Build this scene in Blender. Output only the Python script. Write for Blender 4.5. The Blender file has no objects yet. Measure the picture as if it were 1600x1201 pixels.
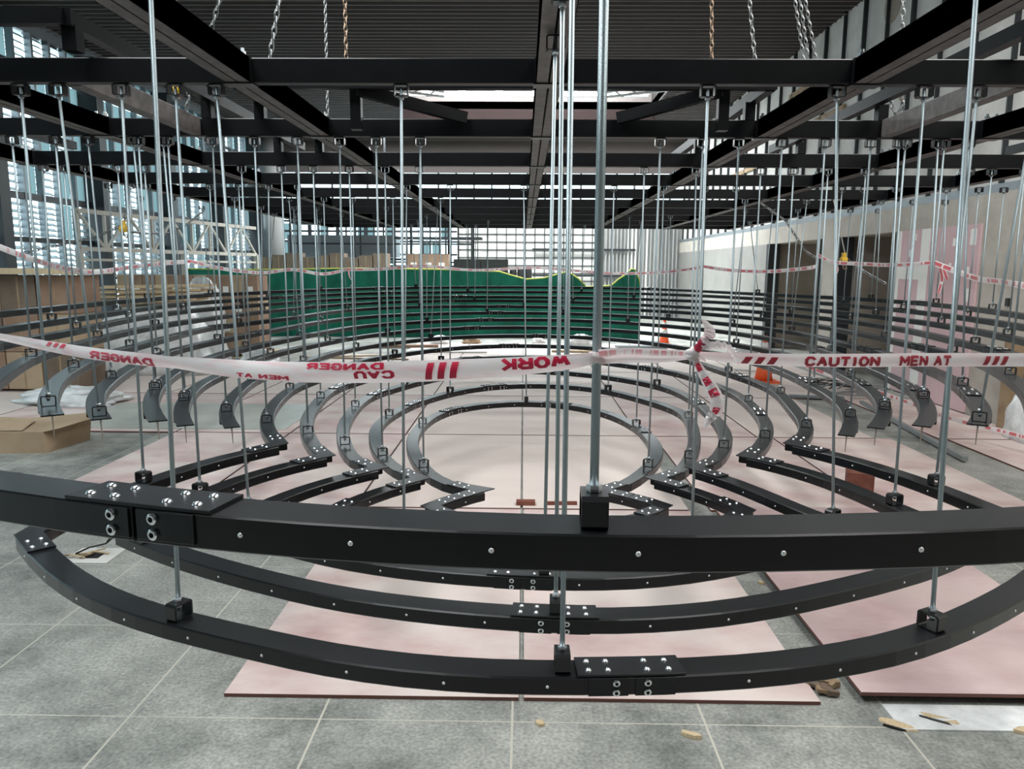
import bpy, math, random, json
from mathutils import Vector, Matrix
random.seed(7)
C = bpy.data.collections.new('scene'); bpy.context.scene.collection.children.link(C)
SC = bpy.context.scene

# ---------------------------------------------------------------- camera
EYE = 1.75
FPX = 1180.0
pitch = math.atan(182.5/FPX); yaw = math.atan(17/FPX*math.cos(pitch)); roll = .006
fwd = Vector((-math.sin(yaw)*math.cos(pitch), math.cos(yaw)*math.cos(pitch), -math.sin(pitch)))
rgt = Vector((math.cos(yaw), math.sin(yaw), 0)); upv = rgt.cross(fwd)
r2 = math.cos(roll)*rgt + math.sin(roll)*upv; u2 = -math.sin(roll)*rgt + math.cos(roll)*upv
cam = bpy.data.cameras.new('camera'); cam.sensor_width = 36; cam.lens = FPX/1600*36
cam.clip_start = .05; cam.clip_end = 200
co = bpy.data.objects.new('camera', cam); SC.collection.objects.link(co)
co.matrix_world = Matrix((( r2.x, u2.x, -fwd.x, 0), (r2.y, u2.y, -fwd.y, 0), (r2.z, u2.z, -fwd.z, EYE), (0,0,0,1)))
SC.camera = co

# ---------------------------------------------------------------- light
SC.view_settings.view_transform = 'Standard'; SC.view_settings.look = 'None'
SC.view_settings.gamma = 1; SC.view_settings.use_curve_mapping = False
SC.view_settings.exposure = 0.3
W = bpy.data.worlds.new('world'); SC.world = W; W.use_nodes = True
W.node_tree.nodes['Background'].inputs[0].default_value = (.72, .93, 1, 1)
W.node_tree.nodes['Background'].inputs[1].default_value = 3.8
def area(name, loc, sx, sy, power, col=(1,1,1)):
    l = bpy.data.lights.new(name, 'AREA'); l.shape = 'RECTANGLE'; l.size = sx; l.size_y = sy
    l.energy = power; l.color = col
    o = bpy.data.objects.new(name, l); SC.collection.objects.link(o); o.location = loc
    return o
area('overhead_area', (-2.4, 3.2, 5.95), 2.2, 8, 470, (.95, .99, 1))  # added fill lamp below the closed deck, no fixture there
area('overhead_area', (3.0, 3.2, 5.95), 2.2, 8, 430, (1, .985, .96))  # second added fill lamp, likewise without a fixture
area('overhead_area', (0, 20.2, 7.4), 6.4, 3.0, 1900, (.97, .99, 1))
area('overhead_area', (-.5, 24.6, 5.95), 13, 1.2, 900, (.97, 1, 1))  # added strip lamp to brighten the far floor and walls

# ---------------------------------------------------------------- materials
def nmat(name, rgb, rough=.6, metal=0, spec=.5):
    m = bpy.data.materials.new(name); m.use_nodes = True
    b = m.node_tree.nodes['Principled BSDF']
    b.inputs['Base Color'].default_value = (*rgb, 1); b.inputs['Roughness'].default_value = rough
    b.inputs['Metallic'].default_value = metal; b.inputs['Specular IOR Level'].default_value = spec
    return m
def noisy(name, c1, c2, scale=4, rough=.7, metal=0, detail=6, spec=.4, bump=0, stretch=(1,1,1), lo=.35, hi=.65, coord='Object', c3=None, scale3=1.2):
    m = nmat(name, c1, rough, metal, spec); nt = m.node_tree; N = nt.nodes; L = nt.links; b = N['Principled BSDF']
    tc = N.new('ShaderNodeTexCoord'); mp = N.new('ShaderNodeMapping'); mp.inputs['Scale'].default_value = stretch
    nz = N.new('ShaderNodeTexNoise'); nz.inputs['Scale'].default_value = scale; nz.inputs['Detail'].default_value = detail
    nz.inputs['Roughness'].default_value = .65
    rp = N.new('ShaderNodeValToRGB'); rp.color_ramp.elements[0].position = lo; rp.color_ramp.elements[1].position = hi
    rp.color_ramp.elements[0].color = (*c1, 1); rp.color_ramp.elements[1].color = (*c2, 1)
    L.new(tc.outputs[coord], mp.inputs[0]); L.new(mp.outputs[0], nz.inputs['Vector']); L.new(nz.outputs['Fac'], rp.inputs[0])
    out = rp.outputs[0]
    if c3:
        n3 = N.new('ShaderNodeTexNoise'); n3.inputs['Scale'].default_value = scale3; n3.inputs['Detail'].default_value = 5
        r3 = N.new('ShaderNodeValToRGB'); r3.color_ramp.elements[0].position = .45; r3.color_ramp.elements[1].position = .62
        mx = N.new('ShaderNodeMix'); mx.data_type = 'RGBA'; mx.inputs['B'].default_value = (*c3, 1)
        L.new(mp.outputs[0], n3.inputs['Vector']); L.new(n3.outputs['Fac'], r3.inputs[0]); L.new(r3.outputs[0], mx.inputs['Factor'])
        L.new(out, mx.inputs['A']); out = mx.outputs['Result']
    L.new(out, b.inputs['Base Color'])
    if bump:
        bp = N.new('ShaderNodeBump'); bp.inputs['Strength'].default_value = bump; bp.inputs['Distance'].default_value = .01
        L.new(nz.outputs['Fac'], bp.inputs['Height']); L.new(bp.outputs[0], b.inputs['Normal'])
    return m
def math_node(N, L, op, a, b=None, c=None):
    n = N.new('ShaderNodeMath'); n.operation = op
    for i, v in enumerate((a, b, c)):
        if v is None: continue
        if isinstance(v, (int, float)): n.inputs[i].default_value = v
        else: L.new(v, n.inputs[i])
    return n.outputs[0]
def mixc(N, L, fac, a, b):
    mx = N.new('ShaderNodeMix'); mx.data_type = 'RGBA'
    L.new(fac, mx.inputs['Factor'])
    for k, v in (('A', a), ('B', b)):
        if isinstance(v, tuple): mx.inputs[k].default_value = (*v, 1)
        else: L.new(v, mx.inputs[k])
    return mx.outputs['Result']

M = {}
M['steel'] = noisy('black_painted_steel', (.002,.0024,.003), (.0045,.005,.006), 9, .36, 0, spec=.4, bump=.02, coord='Generated')
M['steel'].node_tree.nodes['Principled BSDF'].inputs['Roughness'].default_value = .29
for k_ in ('steel',):
    b_ = M[k_].node_tree.nodes['Principled BSDF']; b_.inputs['Sheen Weight'].default_value = .06; b_.inputs['Sheen Roughness'].default_value = .35; b_.inputs['Sheen Tint'].default_value = (.95,.97,1,1)
M['plate'] = noisy('black_plate_steel', (.004,.0045,.0055), (.009,.010,.012), 30, .34, 0, spec=.35)
M['bracket'] = nmat('glossy_black_bracket', (.006,.0065,.0075), .28)
M['grid'] = noisy('black_grid_steel', (.002,.0024,.003), (.004,.0045,.0055), 6, .36, 0, spec=.25)
M['gridl'] = noisy('bounce_toned_channel_steel', (.07,.065,.062), (.17,.155,.15), 14, .45, 0, lo=.4, hi=.8)  # raised warm tone paints the floor's bounce light onto the channels
M['bolt'] = nmat('bright_zinc_bolt', (.78,.8,.82), .22, 1)
M['screw'] = nmat('white_screw_head', (.8,.8,.8), .35, .6)
M['nut'] = nmat('zinc_nut', (.6,.62,.64), .3, 1)
# threaded rod: fine ring bump
m = nmat('galvanised_thread', (.36,.43,.455), .36, .8); nt = m.node_tree; N = nt.nodes; L = nt.links
tc = N.new('ShaderNodeTexCoord'); wv = N.new('ShaderNodeTexWave'); wv.bands_direction = 'Z'; wv.inputs['Scale'].default_value = 190
bp = N.new('ShaderNodeBump'); bp.inputs['Strength'].default_value = .4; bp.inputs['Distance'].default_value = .001
L.new(tc.outputs['Object'], wv.inputs['Vector']); L.new(wv.outputs['Fac'], bp.inputs['Height']); L.new(bp.outputs[0], N['Principled BSDF'].inputs['Normal'])
M['rod'] = m
M['spike'] = nmat('rusty_spike', (.25,.2,.17), .6)
# floor tiles: grey cement tiles 0.76 m with pale joints, dusty scuffs
m = nmat('grey_floor_tile', (.3,.3,.3), .62); nt = m.node_tree; N = nt.nodes; L = nt.links; b = N['Principled BSDF']
tc = N.new('ShaderNodeTexCoord'); sp = N.new('ShaderNodeSeparateXYZ'); L.new(tc.outputs['Object'], sp.inputs[0])
def joint(out, off, wid):
    a = math_node(N, L, 'ADD', out, off); a = math_node(N, L, 'DIVIDE', a, .752); a = math_node(N, L, 'FRACT', a)
    a = math_node(N, L, 'SUBTRACT', a, .5); a = math_node(N, L, 'ABSOLUTE', a)
    return math_node(N, L, 'GREATER_THAN', a, .5-wid)
jx = joint(sp.outputs[0], .03+7.52, .006); jy = joint(sp.outputs[1], -2.71+7.52, .004)
jj = math_node(N, L, 'MAXIMUM', jx, jy)
n1 = N.new('ShaderNodeTexNoise'); n1.inputs['Scale'].default_value = 3.0; n1.inputs['Detail'].default_value = 9; n1.inputs['Roughness'].default_value = .72
n2 = N.new('ShaderNodeTexNoise'); n2.inputs['Scale'].default_value = 70; n2.inputs['Detail'].default_value = 4
n3 = N.new('ShaderNodeTexNoise'); n3.inputs['Scale'].default_value = .7; n3.inputs['Detail'].default_value = 6
for n in (n1, n2, n3): L.new(tc.outputs['Object'], n.inputs['Vector'])
r1 = N.new('ShaderNodeValToRGB'); r1.color_ramp.elements[0].position = .36; r1.color_ramp.elements[1].position = .66
r1.color_ramp.elements[0].color = (.125,.137,.125,1); r1.color_ramp.elements[1].color = (.40,.405,.375,1); L.new(n1.outputs['Fac'], r1.inputs[0])
r3 = N.new('ShaderNodeValToRGB'); r3.color_ramp.elements[0].position = .4; r3.color_ramp.elements[1].position = .65; L.new(n3.outputs['Fac'], r3.inputs[0])
c = mixc(N, L, math_node(N, L, 'MULTIPLY', r3.outputs[0], .55), r1.outputs[0], (.46,.46,.425))
r2_ = N.new('ShaderNodeValToRGB'); r2_.color_ramp.elements[0].position = .3; r2_.color_ramp.elements[1].position = .7
r2_.color_ramp.elements[0].color = (.62,.62,.62,1); r2_.color_ramp.elements[1].color = (1.35,1.35,1.35,1); L.new(n2.outputs['Fac'], r2_.inputs[0])
mm = N.new('ShaderNodeMix'); mm.data_type = 'RGBA'; mm.blend_type = 'MULTIPLY'; mm.inputs['Factor'].default_value = .8
L.new(c, mm.inputs['A']); L.new(r2_.outputs[0], mm.inputs['B'])
c = mixc(N, L, jj, mm.outputs['Result'], (.52,.5,.43)); L.new(c, b.inputs['Base Color'])
M['tile'] = m
M['ply'] = noisy('faded_pink_plywood', (.53,.36,.35), (.73,.635,.595), 1.6, .62, 0, 7, .3, .05, (1,1.9,1), .3, .7, c3=(.72,.63,.59), scale3=.9)
M['ply_red'] = noisy('red_plywood', (.47,.32,.32), (.64,.51,.50), 1.5, .6, 0, 7, .3, .05, (1,1.9,1), .3, .7, c3=(.64,.50,.48), scale3=1.1)
M['ply_pale'] = noisy('pale_plywood', (.66,.56,.52), (.74,.66,.61), .9, .65, 0, 7, .3, 0, (1,2,1), .3, .7)  # paler tone for the far sheets and some middle ones
M['ply_edge'] = nmat('plywood_edge', (.16,.07,.055), .8)
M['concrete'] = noisy('dusty_concrete', (.56,.55,.52), (.74,.73,.70), 1.3, .8, 0, 8, .3, .1)
M['plaster'] = noisy('beige_wall_board', (.42,.39,.345), (.52,.49,.44), 3, .85, 0, 10, .2, .1)
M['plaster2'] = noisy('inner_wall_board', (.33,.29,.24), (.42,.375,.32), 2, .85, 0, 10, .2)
M['white_wall'] = noisy('white_wall_panel', (.62,.62,.60), (.72,.72,.70), .6, .5, 0)
M['gloss_wall'] = noisy('pale_glossy_wall', (.26,.255,.24), (.33,.325,.31), .6, .25, 0)
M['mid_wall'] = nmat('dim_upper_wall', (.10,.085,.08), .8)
M['dark_wall'] = nmat('darkened_rear_wall', (.035,.036,.038), .8)  # unseen rear wall, coloured dark so beam faces reflect little
M['grey_wall'] = noisy('grey_wall', (.30,.31,.31), (.38,.39,.38), .6, .6, 0)
M['pinkboard'] = noisy('pink_plasterboard', (.60,.42,.44), (.66,.48,.50), .8, .8, 0)
M['filler'] = nmat('white_filler', (.82,.82,.79), .8)
M['darkmetal'] = nmat('dark_mullion', (.02,.024,.028), .5)
M['greymetal'] = nmat('grey_aluminium', (.22,.25,.27), .45, .3)
M['louvre'] = nmat('louvre_slat', (.36,.42,.44), .6)
M['white_truss'] = nmat('white_painted_steel', (.75,.78,.78), .5)
M['cream_truss'] = nmat('cream_painted_steel', (.42,.40,.35), .6)
M['roofdeck'] = nmat('maroon_roof_deck', (.004,.0022,.0025), .9)
M['slat'] = nmat('roof_slat', (.24,.19,.18), .6)
M['slat_b'] = nmat('dark_roof_slat', (.02,.015,.016), .6)
M['redband'] = nmat('brick_red_fascia', (.010,.0025,.002), 1)
M['net'] = noisy('green_debris_net', (.006,.12,.075), (.014,.21,.135), 2.5, .7, 0, 6, .25, .1, (1,1,.4))
M['rope'] = nmat('yellow_net_hem', (.5,.55,.1), .7)
M['carton'] = noisy('brown_cardboard', (.24,.15,.10), (.33,.22,.155), 2, .85)
M['carton2'] = noisy('tan_cardboard', (.36,.26,.165), (.44,.33,.22), 2, .85)
M['carton3'] = noisy('dark_cardboard', (.13,.095,.07), (.2,.15,.11), 2, .85)
M['label'] = nmat('white_paper_label', (.8,.78,.74), .7)
M['print'] = nmat('dark_print', (.08,.05,.04), .8)
M['timber'] = noisy('raw_timber', (.52,.40,.24), (.66,.53,.35), 5, .75, stretch=(8,1,1))
M['timber_d'] = noisy('dark_timber', (.25,.17,.1), (.36,.26,.16), 5, .75)
M['film'] = noisy('white_plastic_film', (.55,.57,.57), (.85,.87,.87), 6, .3, 0, 6, .5, .5)
M['orange'] = nmat('orange_plastic', (.85,.13,.035), .45)
M['white'] = nmat('white_plastic', (.8,.8,.8), .5)
M['yellow'] = nmat('yellow_hoist_paint', (.72,.45,.04), .45)
M['chain'] = nmat('steel_chain', (.25,.26,.26), .4, .8)
M['rustchain'] = nmat('bronze_chain', (.28,.2,.14), .45, .7)
M['cable'] = nmat('black_cable', (.015,.015,.015), .5)
M['brick'] = noisy('dark_red_block', (.16,.05,.035), (.24,.09,.06), 12, .8)
M['scrap'] = nmat('grey_steel_offcut', (.35,.37,.38), .45, .6)
M['polythene'] = noisy('thin_greenish_film', (.40,.43,.39), (.52,.54,.50), 2, .35)
M['glass'] = bpy.data.materials.new('frosted_teal_glass'); M['glass'].use_nodes = True
nt = M['glass'].node_tree; N = nt.nodes; L = nt.links; N.remove(N['Principled BSDF'])
tr = N.new('ShaderNodeBsdfTranslucent'); tr.inputs[0].default_value = (.44,.52,.53,1)
df = N.new('ShaderNodeBsdfDiffuse'); df.inputs[0].default_value = (.10,.14,.145,1)
mx = N.new('ShaderNodeMixShader'); mx.inputs[0].default_value = .62
L.new(df.outputs[0], mx.inputs[1]); L.new(tr.outputs[0], mx.inputs[2]); L.new(mx.outputs[0], N['Material Output'].inputs[0])
def tape_mat(name, stripes):
    m = bpy.data.materials.new(name); m.use_nodes = True
    nt = m.node_tree; N = nt.nodes; L = nt.links; b = N['Principled BSDF']
    b.inputs['Roughness'].default_value = .3
    col = (.93,.88,.88)
    b.inputs['Base Color'].default_value = (*col, 1)
    if not stripes:
        tc = N.new('ShaderNodeTexCoord'); mp_ = N.new('ShaderNodeMapping'); mp_.inputs['Scale'].default_value = (9, 9, 60)
        nz = N.new('ShaderNodeTexNoise'); nz.inputs['Scale'].default_value = 1.6; nz.inputs['Detail'].default_value = 3
        rp = N.new('ShaderNodeValToRGB'); rp.color_ramp.elements[0].position = .45; rp.color_ramp.elements[1].position = .68
        rp.color_ramp.elements[0].color = (.93,.90,.90,1); rp.color_ramp.elements[1].color = (.93,.62,.66,1)
        L.new(tc.outputs['Object'], mp_.inputs[0]); L.new(mp_.outputs[0], nz.inputs['Vector']); L.new(nz.outputs['Fac'], rp.inputs[0]); L.new(rp.outputs[0], b.inputs['Base Color'])
    if stripes:
        uv = N.new('ShaderNodeUVMap'); sp = N.new('ShaderNodeSeparateXYZ'); L.new(uv.outputs[0], sp.inputs[0])
        u = math_node(N, L, 'MULTIPLY', sp.outputs[0], stripes)
        n1 = N.new('ShaderNodeTexNoise'); n1.noise_dimensions = '1D'; n1.inputs['Scale'].default_value = 3; n1.inputs['Detail'].default_value = 3
        L.new(u, n1.inputs['W'])
        s = math_node(N, L, 'GREATER_THAN', n1.outputs['Fac'], .5)
        e = math_node(N, L, 'ABSOLUTE', math_node(N, L, 'SUBTRACT', sp.outputs[1], .5)); e = math_node(N, L, 'LESS_THAN', e, .3)
        f = math_node(N, L, 'MULTIPLY', s, e)
        L.new(mixc(N, L, f, col, (.72,.05,.09)), b.inputs['Base Color'])
    tl = N.new('ShaderNodeBsdfTranslucent'); tl.inputs[0].default_value = (.85,.75,.76,1)
    mx = N.new('ShaderNodeMixShader'); mx.inputs[0].default_value = .3
    L.new(b.outputs[0], mx.inputs[1]); L.new(tl.outputs[0], mx.inputs[2]); L.new(mx.outputs[0], N['Material Output'].inputs[0])
    return m
M['tape'] = tape_mat('white_barrier_tape', 0)
M['tape_s'] = tape_mat('printed_barrier_tape', 30)
M['tape_f'] = tape_mat('printed_tape_far', 2.4)
M['ink'] = nmat('red_tape_ink', (.66,.02,.07), .35)
M['ink2'] = nmat('dark_red_tape_ink', (.45,.025,.05), .35)

# ---------------------------------------------------------------- helpers
class MB:
    def __init__(s): s.v = []; s.f = []; s.m = []; s.uv = None
    def add(s, vs, fs, mi=0):
        o = len(s.v); s.v += [tuple(v) for v in vs]; s.f += [tuple(i+o for i in f) for f in fs]; s.m += [mi]*len(fs); return s
    def box(s, x0, x1, y0, y1, z0, z1, mi=0):
        return s.add([(x0,y0,z0),(x1,y0,z0),(x1,y1,z0),(x0,y1,z0),(x0,y0,z1),(x1,y0,z1),(x1,y1,z1),(x0,y1,z1)],
            [(0,3,2,1),(4,5,6,7),(0,1,5,4),(1,2,6,5),(2,3,7,6),(3,0,4,7)], mi)
    def bar(s, a, b, w, h=None, mi=0):      # rectangular bar between two points
        a = Vector(a); b = Vector(b); h = h or w; d = (b-a).normalized()
        sd = d.cross(Vector((0,0,1))); sd = sd.normalized() if sd.length > 1e-4 else Vector((1,0,0)); u = sd.cross(d).normalized()
        vs = [p+sd*x*w/2+u*z*h/2 for p in (a, b) for x, z in ((-1,-1),(1,-1),(1,1),(-1,1))]
        return s.add(vs, [(3,2,1,0),(4,5,6,7),(0,1,5,4),(1,2,6,5),(2,3,7,6),(3,0,4,7)], mi)
    def tube(s, pts, r, n=8, mi=0, cap=True):
        pts = [Vector(p) for p in pts]; rs = r if isinstance(r, (list, tuple)) else [r]*len(pts); o = len(s.v)
        d0 = (pts[1]-pts[0]).normalized(); x = d0.orthogonal().normalized()
        for i, p in enumerate(pts):
            d = (pts[min(i+1, len(pts)-1)]-pts[max(i-1, 0)]).normalized()
            x = (x-d*x.dot(d)).normalized(); y = d.cross(x)
            for k in range(n):
                a = 2*math.pi*k/n; s.v.append(tuple(p+(x*math.cos(a)+y*math.sin(a))*rs[i]))
        for i in range(len(pts)-1):
            for k in range(n):
                a = o+i*n+k; b = o+i*n+(k+1) % n; s.f.append((a, b, b+n, a+n)); s.m.append(mi)
        if cap:
            s.f.append(tuple(o+k for k in reversed(range(n)))); s.f.append(tuple(o+(len(pts)-1)*n+k for k in range(n))); s.m += [mi]*2
        return s
    def mesh(s, name, mats, smooth=False):
        me = bpy.data.meshes.new(name); me.from_pydata(s.v, [], s.f)
        for k in (mats if isinstance(mats, (list, tuple)) else [mats]): me.materials.append(M[k])
        me.polygons.foreach_set('material_index', s.m)
        if smooth: me.polygons.foreach_set('use_smooth', [True]*len(s.f))
        me.update(); return me
def put(name, me, parent=None, loc=(0,0,0), rot=(0,0,0)):
    o = bpy.data.objects.new(name, me); C.objects.link(o)
    loc = Vector(loc)
    if parent is not None: o.parent = parent; loc = loc - base_of(parent)
    o.location = loc; o.rotation_euler = rot; return o
def base_of(p):
    v = Vector(p.location)
    while p.parent: p = p.parent; v += Vector(p.location)
    return v
def world(name, mb, mats, parent, smooth=False):      # mesh given in world coordinates under a root
    L0 = base_of(parent); mb.v = [(a-L0.x, b-L0.y, c-L0.z) for a, b, c in mb.v]
    o = bpy.data.objects.new(name, mb.mesh(name, mats, smooth)); C.objects.link(o); o.parent = parent; return o
def tag(o, label, cat, group=None, kind=None):
    if label: o['label'] = label
    if cat: o['category'] = cat
    if group: o['group'] = group
    if kind: o['kind'] = kind
    return o
def thing(name, label, cat, loc, group=None):
    o = bpy.data.objects.new(name, None); C.objects.link(o); o.location = loc; o.empty_display_size = .1
    return tag(o, label, cat, group)
def single(name, mb, mats, label, cat, loc=(0,0,0), rot=(0,0,0), group=None, kind=None, smooth=False):
    return tag(put(name, mb.mesh(name, mats, smooth), None, loc, rot), label, cat, group, kind)
def struct(name, mb, mats, label=None, smooth=False):
    o = put(name, mb.mesh(name, mats, smooth)); o['kind'] = 'structure'
    if label: o['label'] = label
    return o
ORD = ['', 'first','second','third','fourth','fifth','sixth','seventh','eighth','ninth','tenth','eleventh','twelfth','thirteenth','fourteenth']
def dome(r, h, n=10):
    b = MB(); vs = [(r*math.cos(2*math.pi*k/n), r*math.sin(2*math.pi*k/n), 0) for k in range(n)]
    vs += [(.72*r*math.cos(2*math.pi*k/n), .72*r*math.sin(2*math.pi*k/n), h*.72) for k in range(n)] + [(0,0,h)]
    fs = [(k, (k+1) % n, n+(k+1) % n, n+k) for k in range(n)] + [(n+k, n+(k+1) % n, 2*n) for k in range(n)]
    return b.add(vs, fs)
BOLT = dome(.0075, .005, 12).mesh('bolt', 'bolt', True)
SCREW = dome(.0042, .003, 8).mesh('screw', 'screw', True)
def ring_bolt():      # socket-head bolt seen on the side faces
    b = MB(); n = 14
    prof = [(.0085,0),(.0085,.004),(.0065,.0055),(.0042,.0055),(.0042,.002)]
    for r, z in prof:
        b.v += [(r*math.cos(2*math.pi*k/n), r*math.sin(2*math.pi*k/n), z) for k in range(n)]
    for j in range(len(prof)-1):
        for k in range(n): b.f.append((j*n+k, j*n+(k+1) % n, (j+1)*n+(k+1) % n, (j+1)*n+k)); b.m.append(0)
    b.f.append(tuple((len(prof)-1)*n+k for k in range(n))); b.m.append(1); return b
SOCKET = ring_bolt().mesh('socket_bolt', ['bolt','bracket'], False)
def hexnut(r=.011, h=.010):
    b = MB(); n = 6
    for rr, z in ((r*.92,0),(r,.0012),(r,h-.0012),(r*.92,h)):
        b.v += [(rr*math.cos(2*math.pi*k/n), rr*math.sin(2*math.pi*k/n), z) for k in range(n)]
    for j in range(3):
        for k in range(n): b.f.append((j*n+k, j*n+(k+1) % n, (j+1)*n+(k+1) % n, (j+1)*n+k)); b.m.append(0)
    b.f += [tuple(reversed(range(6))), tuple(18+k for k in range(6))]; b.m += [0,0]; return b
NUT = hexnut().mesh('nut', 'nut')
def strap(wr=.060, wt=.036, h=.046, t=.005):     # closed rectangular strap, open along x (tangent); radial along y
    b = MB(); x0, x1 = -wt/2, wt/2
    def ringpts(a, z0, z1, c):
        return [(-a+c,z0),(a-c,z0),(a,z0+c),(a,z1-c),(a-c,z1),(-a+c,z1),(-a,z1-c),(-a,z0+c)]
    o = ringpts(wr/2, 0, h, .006); i = ringpts(wr/2-t, t*.5, h-t, .003); n = 8
    for x in (x0, x1):
        b.v += [(x, y, z) for y, z in o] + [(x, y, z) for y, z in i]
    for k in range(n):
        k2 = (k+1) % n
        b.f += [(k, k2, 16+k2, 16+k), (8+k2, 8+k, 24+k, 24+k2), (k2, k, 8+k, 8+k2), (16+k, 16+k2, 24+k2, 24+k)]; b.m += [0]*4
    return b
STRAP = strap().mesh('hanger_bracket', 'bracket')

def sweep(P, z, w, h, ext0=0, ext1=0, ch=.004, z_off=0):
    """rectangular tube with softened edges along plan polyline P, top face at z"""
    P = [Vector((p[0], p[1], 0)) for p in P]
    if ext0: P[0] = P[0]+(P[0]-P[1]).normalized()*ext0
    if ext1: P[-1] = P[-1]+(P[-1]-P[-2]).normalized()*ext1
    sec = [(-w/2+ch,-h),(w/2-ch,-h),(w/2,-h+ch),(w/2,-ch),(w/2-ch,0),(-w/2+ch,0),(-w/2,-ch),(-w/2,-h+ch)]
    b = MB(); n = 8
    for i, p in enumerate(P):
        d1 = (p-P[i-1]).normalized() if i else (P[1]-p).normalized()
        d2 = (P[i+1]-p).normalized() if i < len(P)-1 else d1
        n1 = Vector((d1.y,-d1.x,0)); n2 = Vector((d2.y,-d2.x,0)); mt = (n1+n2)/max(.12, 1+n1.dot(n2))
        for s, v in sec: q = p+mt*s; b.v.append((q.x, q.y, z+v+z_off))
    for i in range(len(P)-1):
        for k in range(n):
            a = i*n+k; c = i*n+(k+1) % n; b.f.append((a, c, c+n, a+n)); b.m.append(0)
    b.f += [tuple(reversed(range(n))), tuple((len(P)-1)*n+k for k in range(n))]; b.m += [0,0]
    return b
def at_s(P, s):                                    # point and tangent at fractional index
    i = min(int(s), len(P)-2); f = s-i
    a = Vector((P[i][0], P[i][1], 0)); c = Vector((P[i+1][0], P[i+1][1], 0)); return a+(c-a)*f, (c-a).normalized()
def walk(P, s, dist):                              # move along the path by a distance
    p, d = at_s(P, s); i = s
    cum = [0]
    for k in range(len(P)-1): cum.append(cum[-1]+math.dist(P[k], P[k+1]))
    k = min(int(s), len(P)-2); t = cum[k]+(s-k)*(cum[k+1]-cum[k])+dist
    t = max(0, min(cum[-1], t))
    for k in range(len(P)-1):
        if cum[k+1] >= t: return at_s(P, k+(t-cum[k])/max(1e-9, cum[k+1]-cum[k]))
    return at_s(P, len(P)-1)
def length(P): return sum(math.dist(P[k], P[k+1]) for k in range(len(P)-1))
# ---------------------------------------------------------------- setting
YB = 27.0; XL = -8.9; XR = 5.45; ZC = 6.1
struct('floor', MB().box(XL-.3, XR+2.2, -4.2, YB+.3, -.12, 0), 'tile')
# ceiling: deck with an opening over the far hall
b = MB(); ox0, ox1, oy0, oy1 = -3.4, 3.5, 18.6, 21.9
b.box(XL-.3, XR+.5, -4.2, oy0, ZC, ZC+.2); b.box(XL-.3, XR+.5, oy1, YB+.3, ZC, ZC+.2)
b.box(XL-.3, ox0, oy0, oy1, ZC, ZC+.2); b.box(ox1, XR+.5, oy0, oy1, ZC, ZC+.2)
struct('ceiling', b, 'roofdeck')
b = MB(); y = 11.6; k = 0
while y < YB-.1:
    segs = [(XL, XR)] if not oy0-.05 < y < oy1+.05 else [(XL, ox0), (ox1, XR)]
    for x0, x1 in segs: b.box(x0, x1, y, y+.014, ZC-.075, ZC-.063, 0)
    y += .21; k += 1
struct('trim_1', b, ['slat','slat'])
b = MB(); b.box(ox0-.1, ox1+.1, oy1, oy1+.12, ZC-.30, ZC+.02)
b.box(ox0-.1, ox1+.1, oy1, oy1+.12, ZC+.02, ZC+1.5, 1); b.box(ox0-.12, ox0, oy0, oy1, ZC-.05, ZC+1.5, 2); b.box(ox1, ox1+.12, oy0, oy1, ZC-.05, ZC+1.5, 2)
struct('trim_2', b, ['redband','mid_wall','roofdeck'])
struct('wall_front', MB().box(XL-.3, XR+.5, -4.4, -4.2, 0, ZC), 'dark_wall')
# right wall with two recesses
b = MB()
def rw(y0, y1, z0, z1, mi=0, x0=XR, x1=XR+.25): b.box(x0, x1, y0, y1, z0, z1, mi)
rw(-4.2, 11.25, 0, 2.3); rw(13.3, 14.2, 0, 2.3); rw(17.1, YB, 0, 2.3, 2)
rw(-4.2, YB, 2.3, 2.64); rw(-4.2, YB, 2.64, 2.74, 3, XR+.02, XR+.25)
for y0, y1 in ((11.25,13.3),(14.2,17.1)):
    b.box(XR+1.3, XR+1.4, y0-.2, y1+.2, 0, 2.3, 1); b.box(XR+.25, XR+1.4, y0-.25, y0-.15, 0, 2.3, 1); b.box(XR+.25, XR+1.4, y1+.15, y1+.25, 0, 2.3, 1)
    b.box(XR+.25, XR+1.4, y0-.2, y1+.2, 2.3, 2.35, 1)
rw(-4.2, YB, 2.74, ZC, 4, XR+.06, XR+.3)
struct('wall_right', b, ['plaster','plaster2','gloss_wall','greymetal','concrete'])
b = MB()
y = 5.0; k = 0
while y < YB:
    w = .025 if k % 2 else .05
    b.box(XR+.0, XR+.06, y, y+w, 2.74, ZC); y += .8; k += 1
b.box(XR-.01, XR+.06, -4.2, YB, 5.05, 5.1) if False else None
struct('trim_3', b, 'darkmetal')
b = MB()
for y0, y1, z in ((6.6,7.6,4.6),(9.2,10.3,5.3),(10.6,12.6,4.7),(13.6,16.6,4.45),(15.2,16.4,5.2),(18,22,4.1)): b.box(XR-.0, XR+.055, y0, y1, z, z+.10)
n = 24; yc, zc, r = 12.15, 5.68, .26
b.v += [(XR+.05, yc+r*math.cos(2*math.pi*i/n), zc+r*math.sin(2*math.pi*i/n)) for i in range(n)]; o = len(b.v)-n
b.v += [(XR+.059, yc+r*math.cos(2*math.pi*i/n), zc+r*math.sin(2*math.pi*i/n)) for i in range(n)]
b.f.append(tuple(o+i for i in range(n))); b.m.append(1)
for i in range(n): b.f.append((o+i, o+(i+1) % n, o+n+(i+1) % n, o+n+i)); b.m.append(1)
struct('trim_4', b, ['timber_d','plaster2'])
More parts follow.
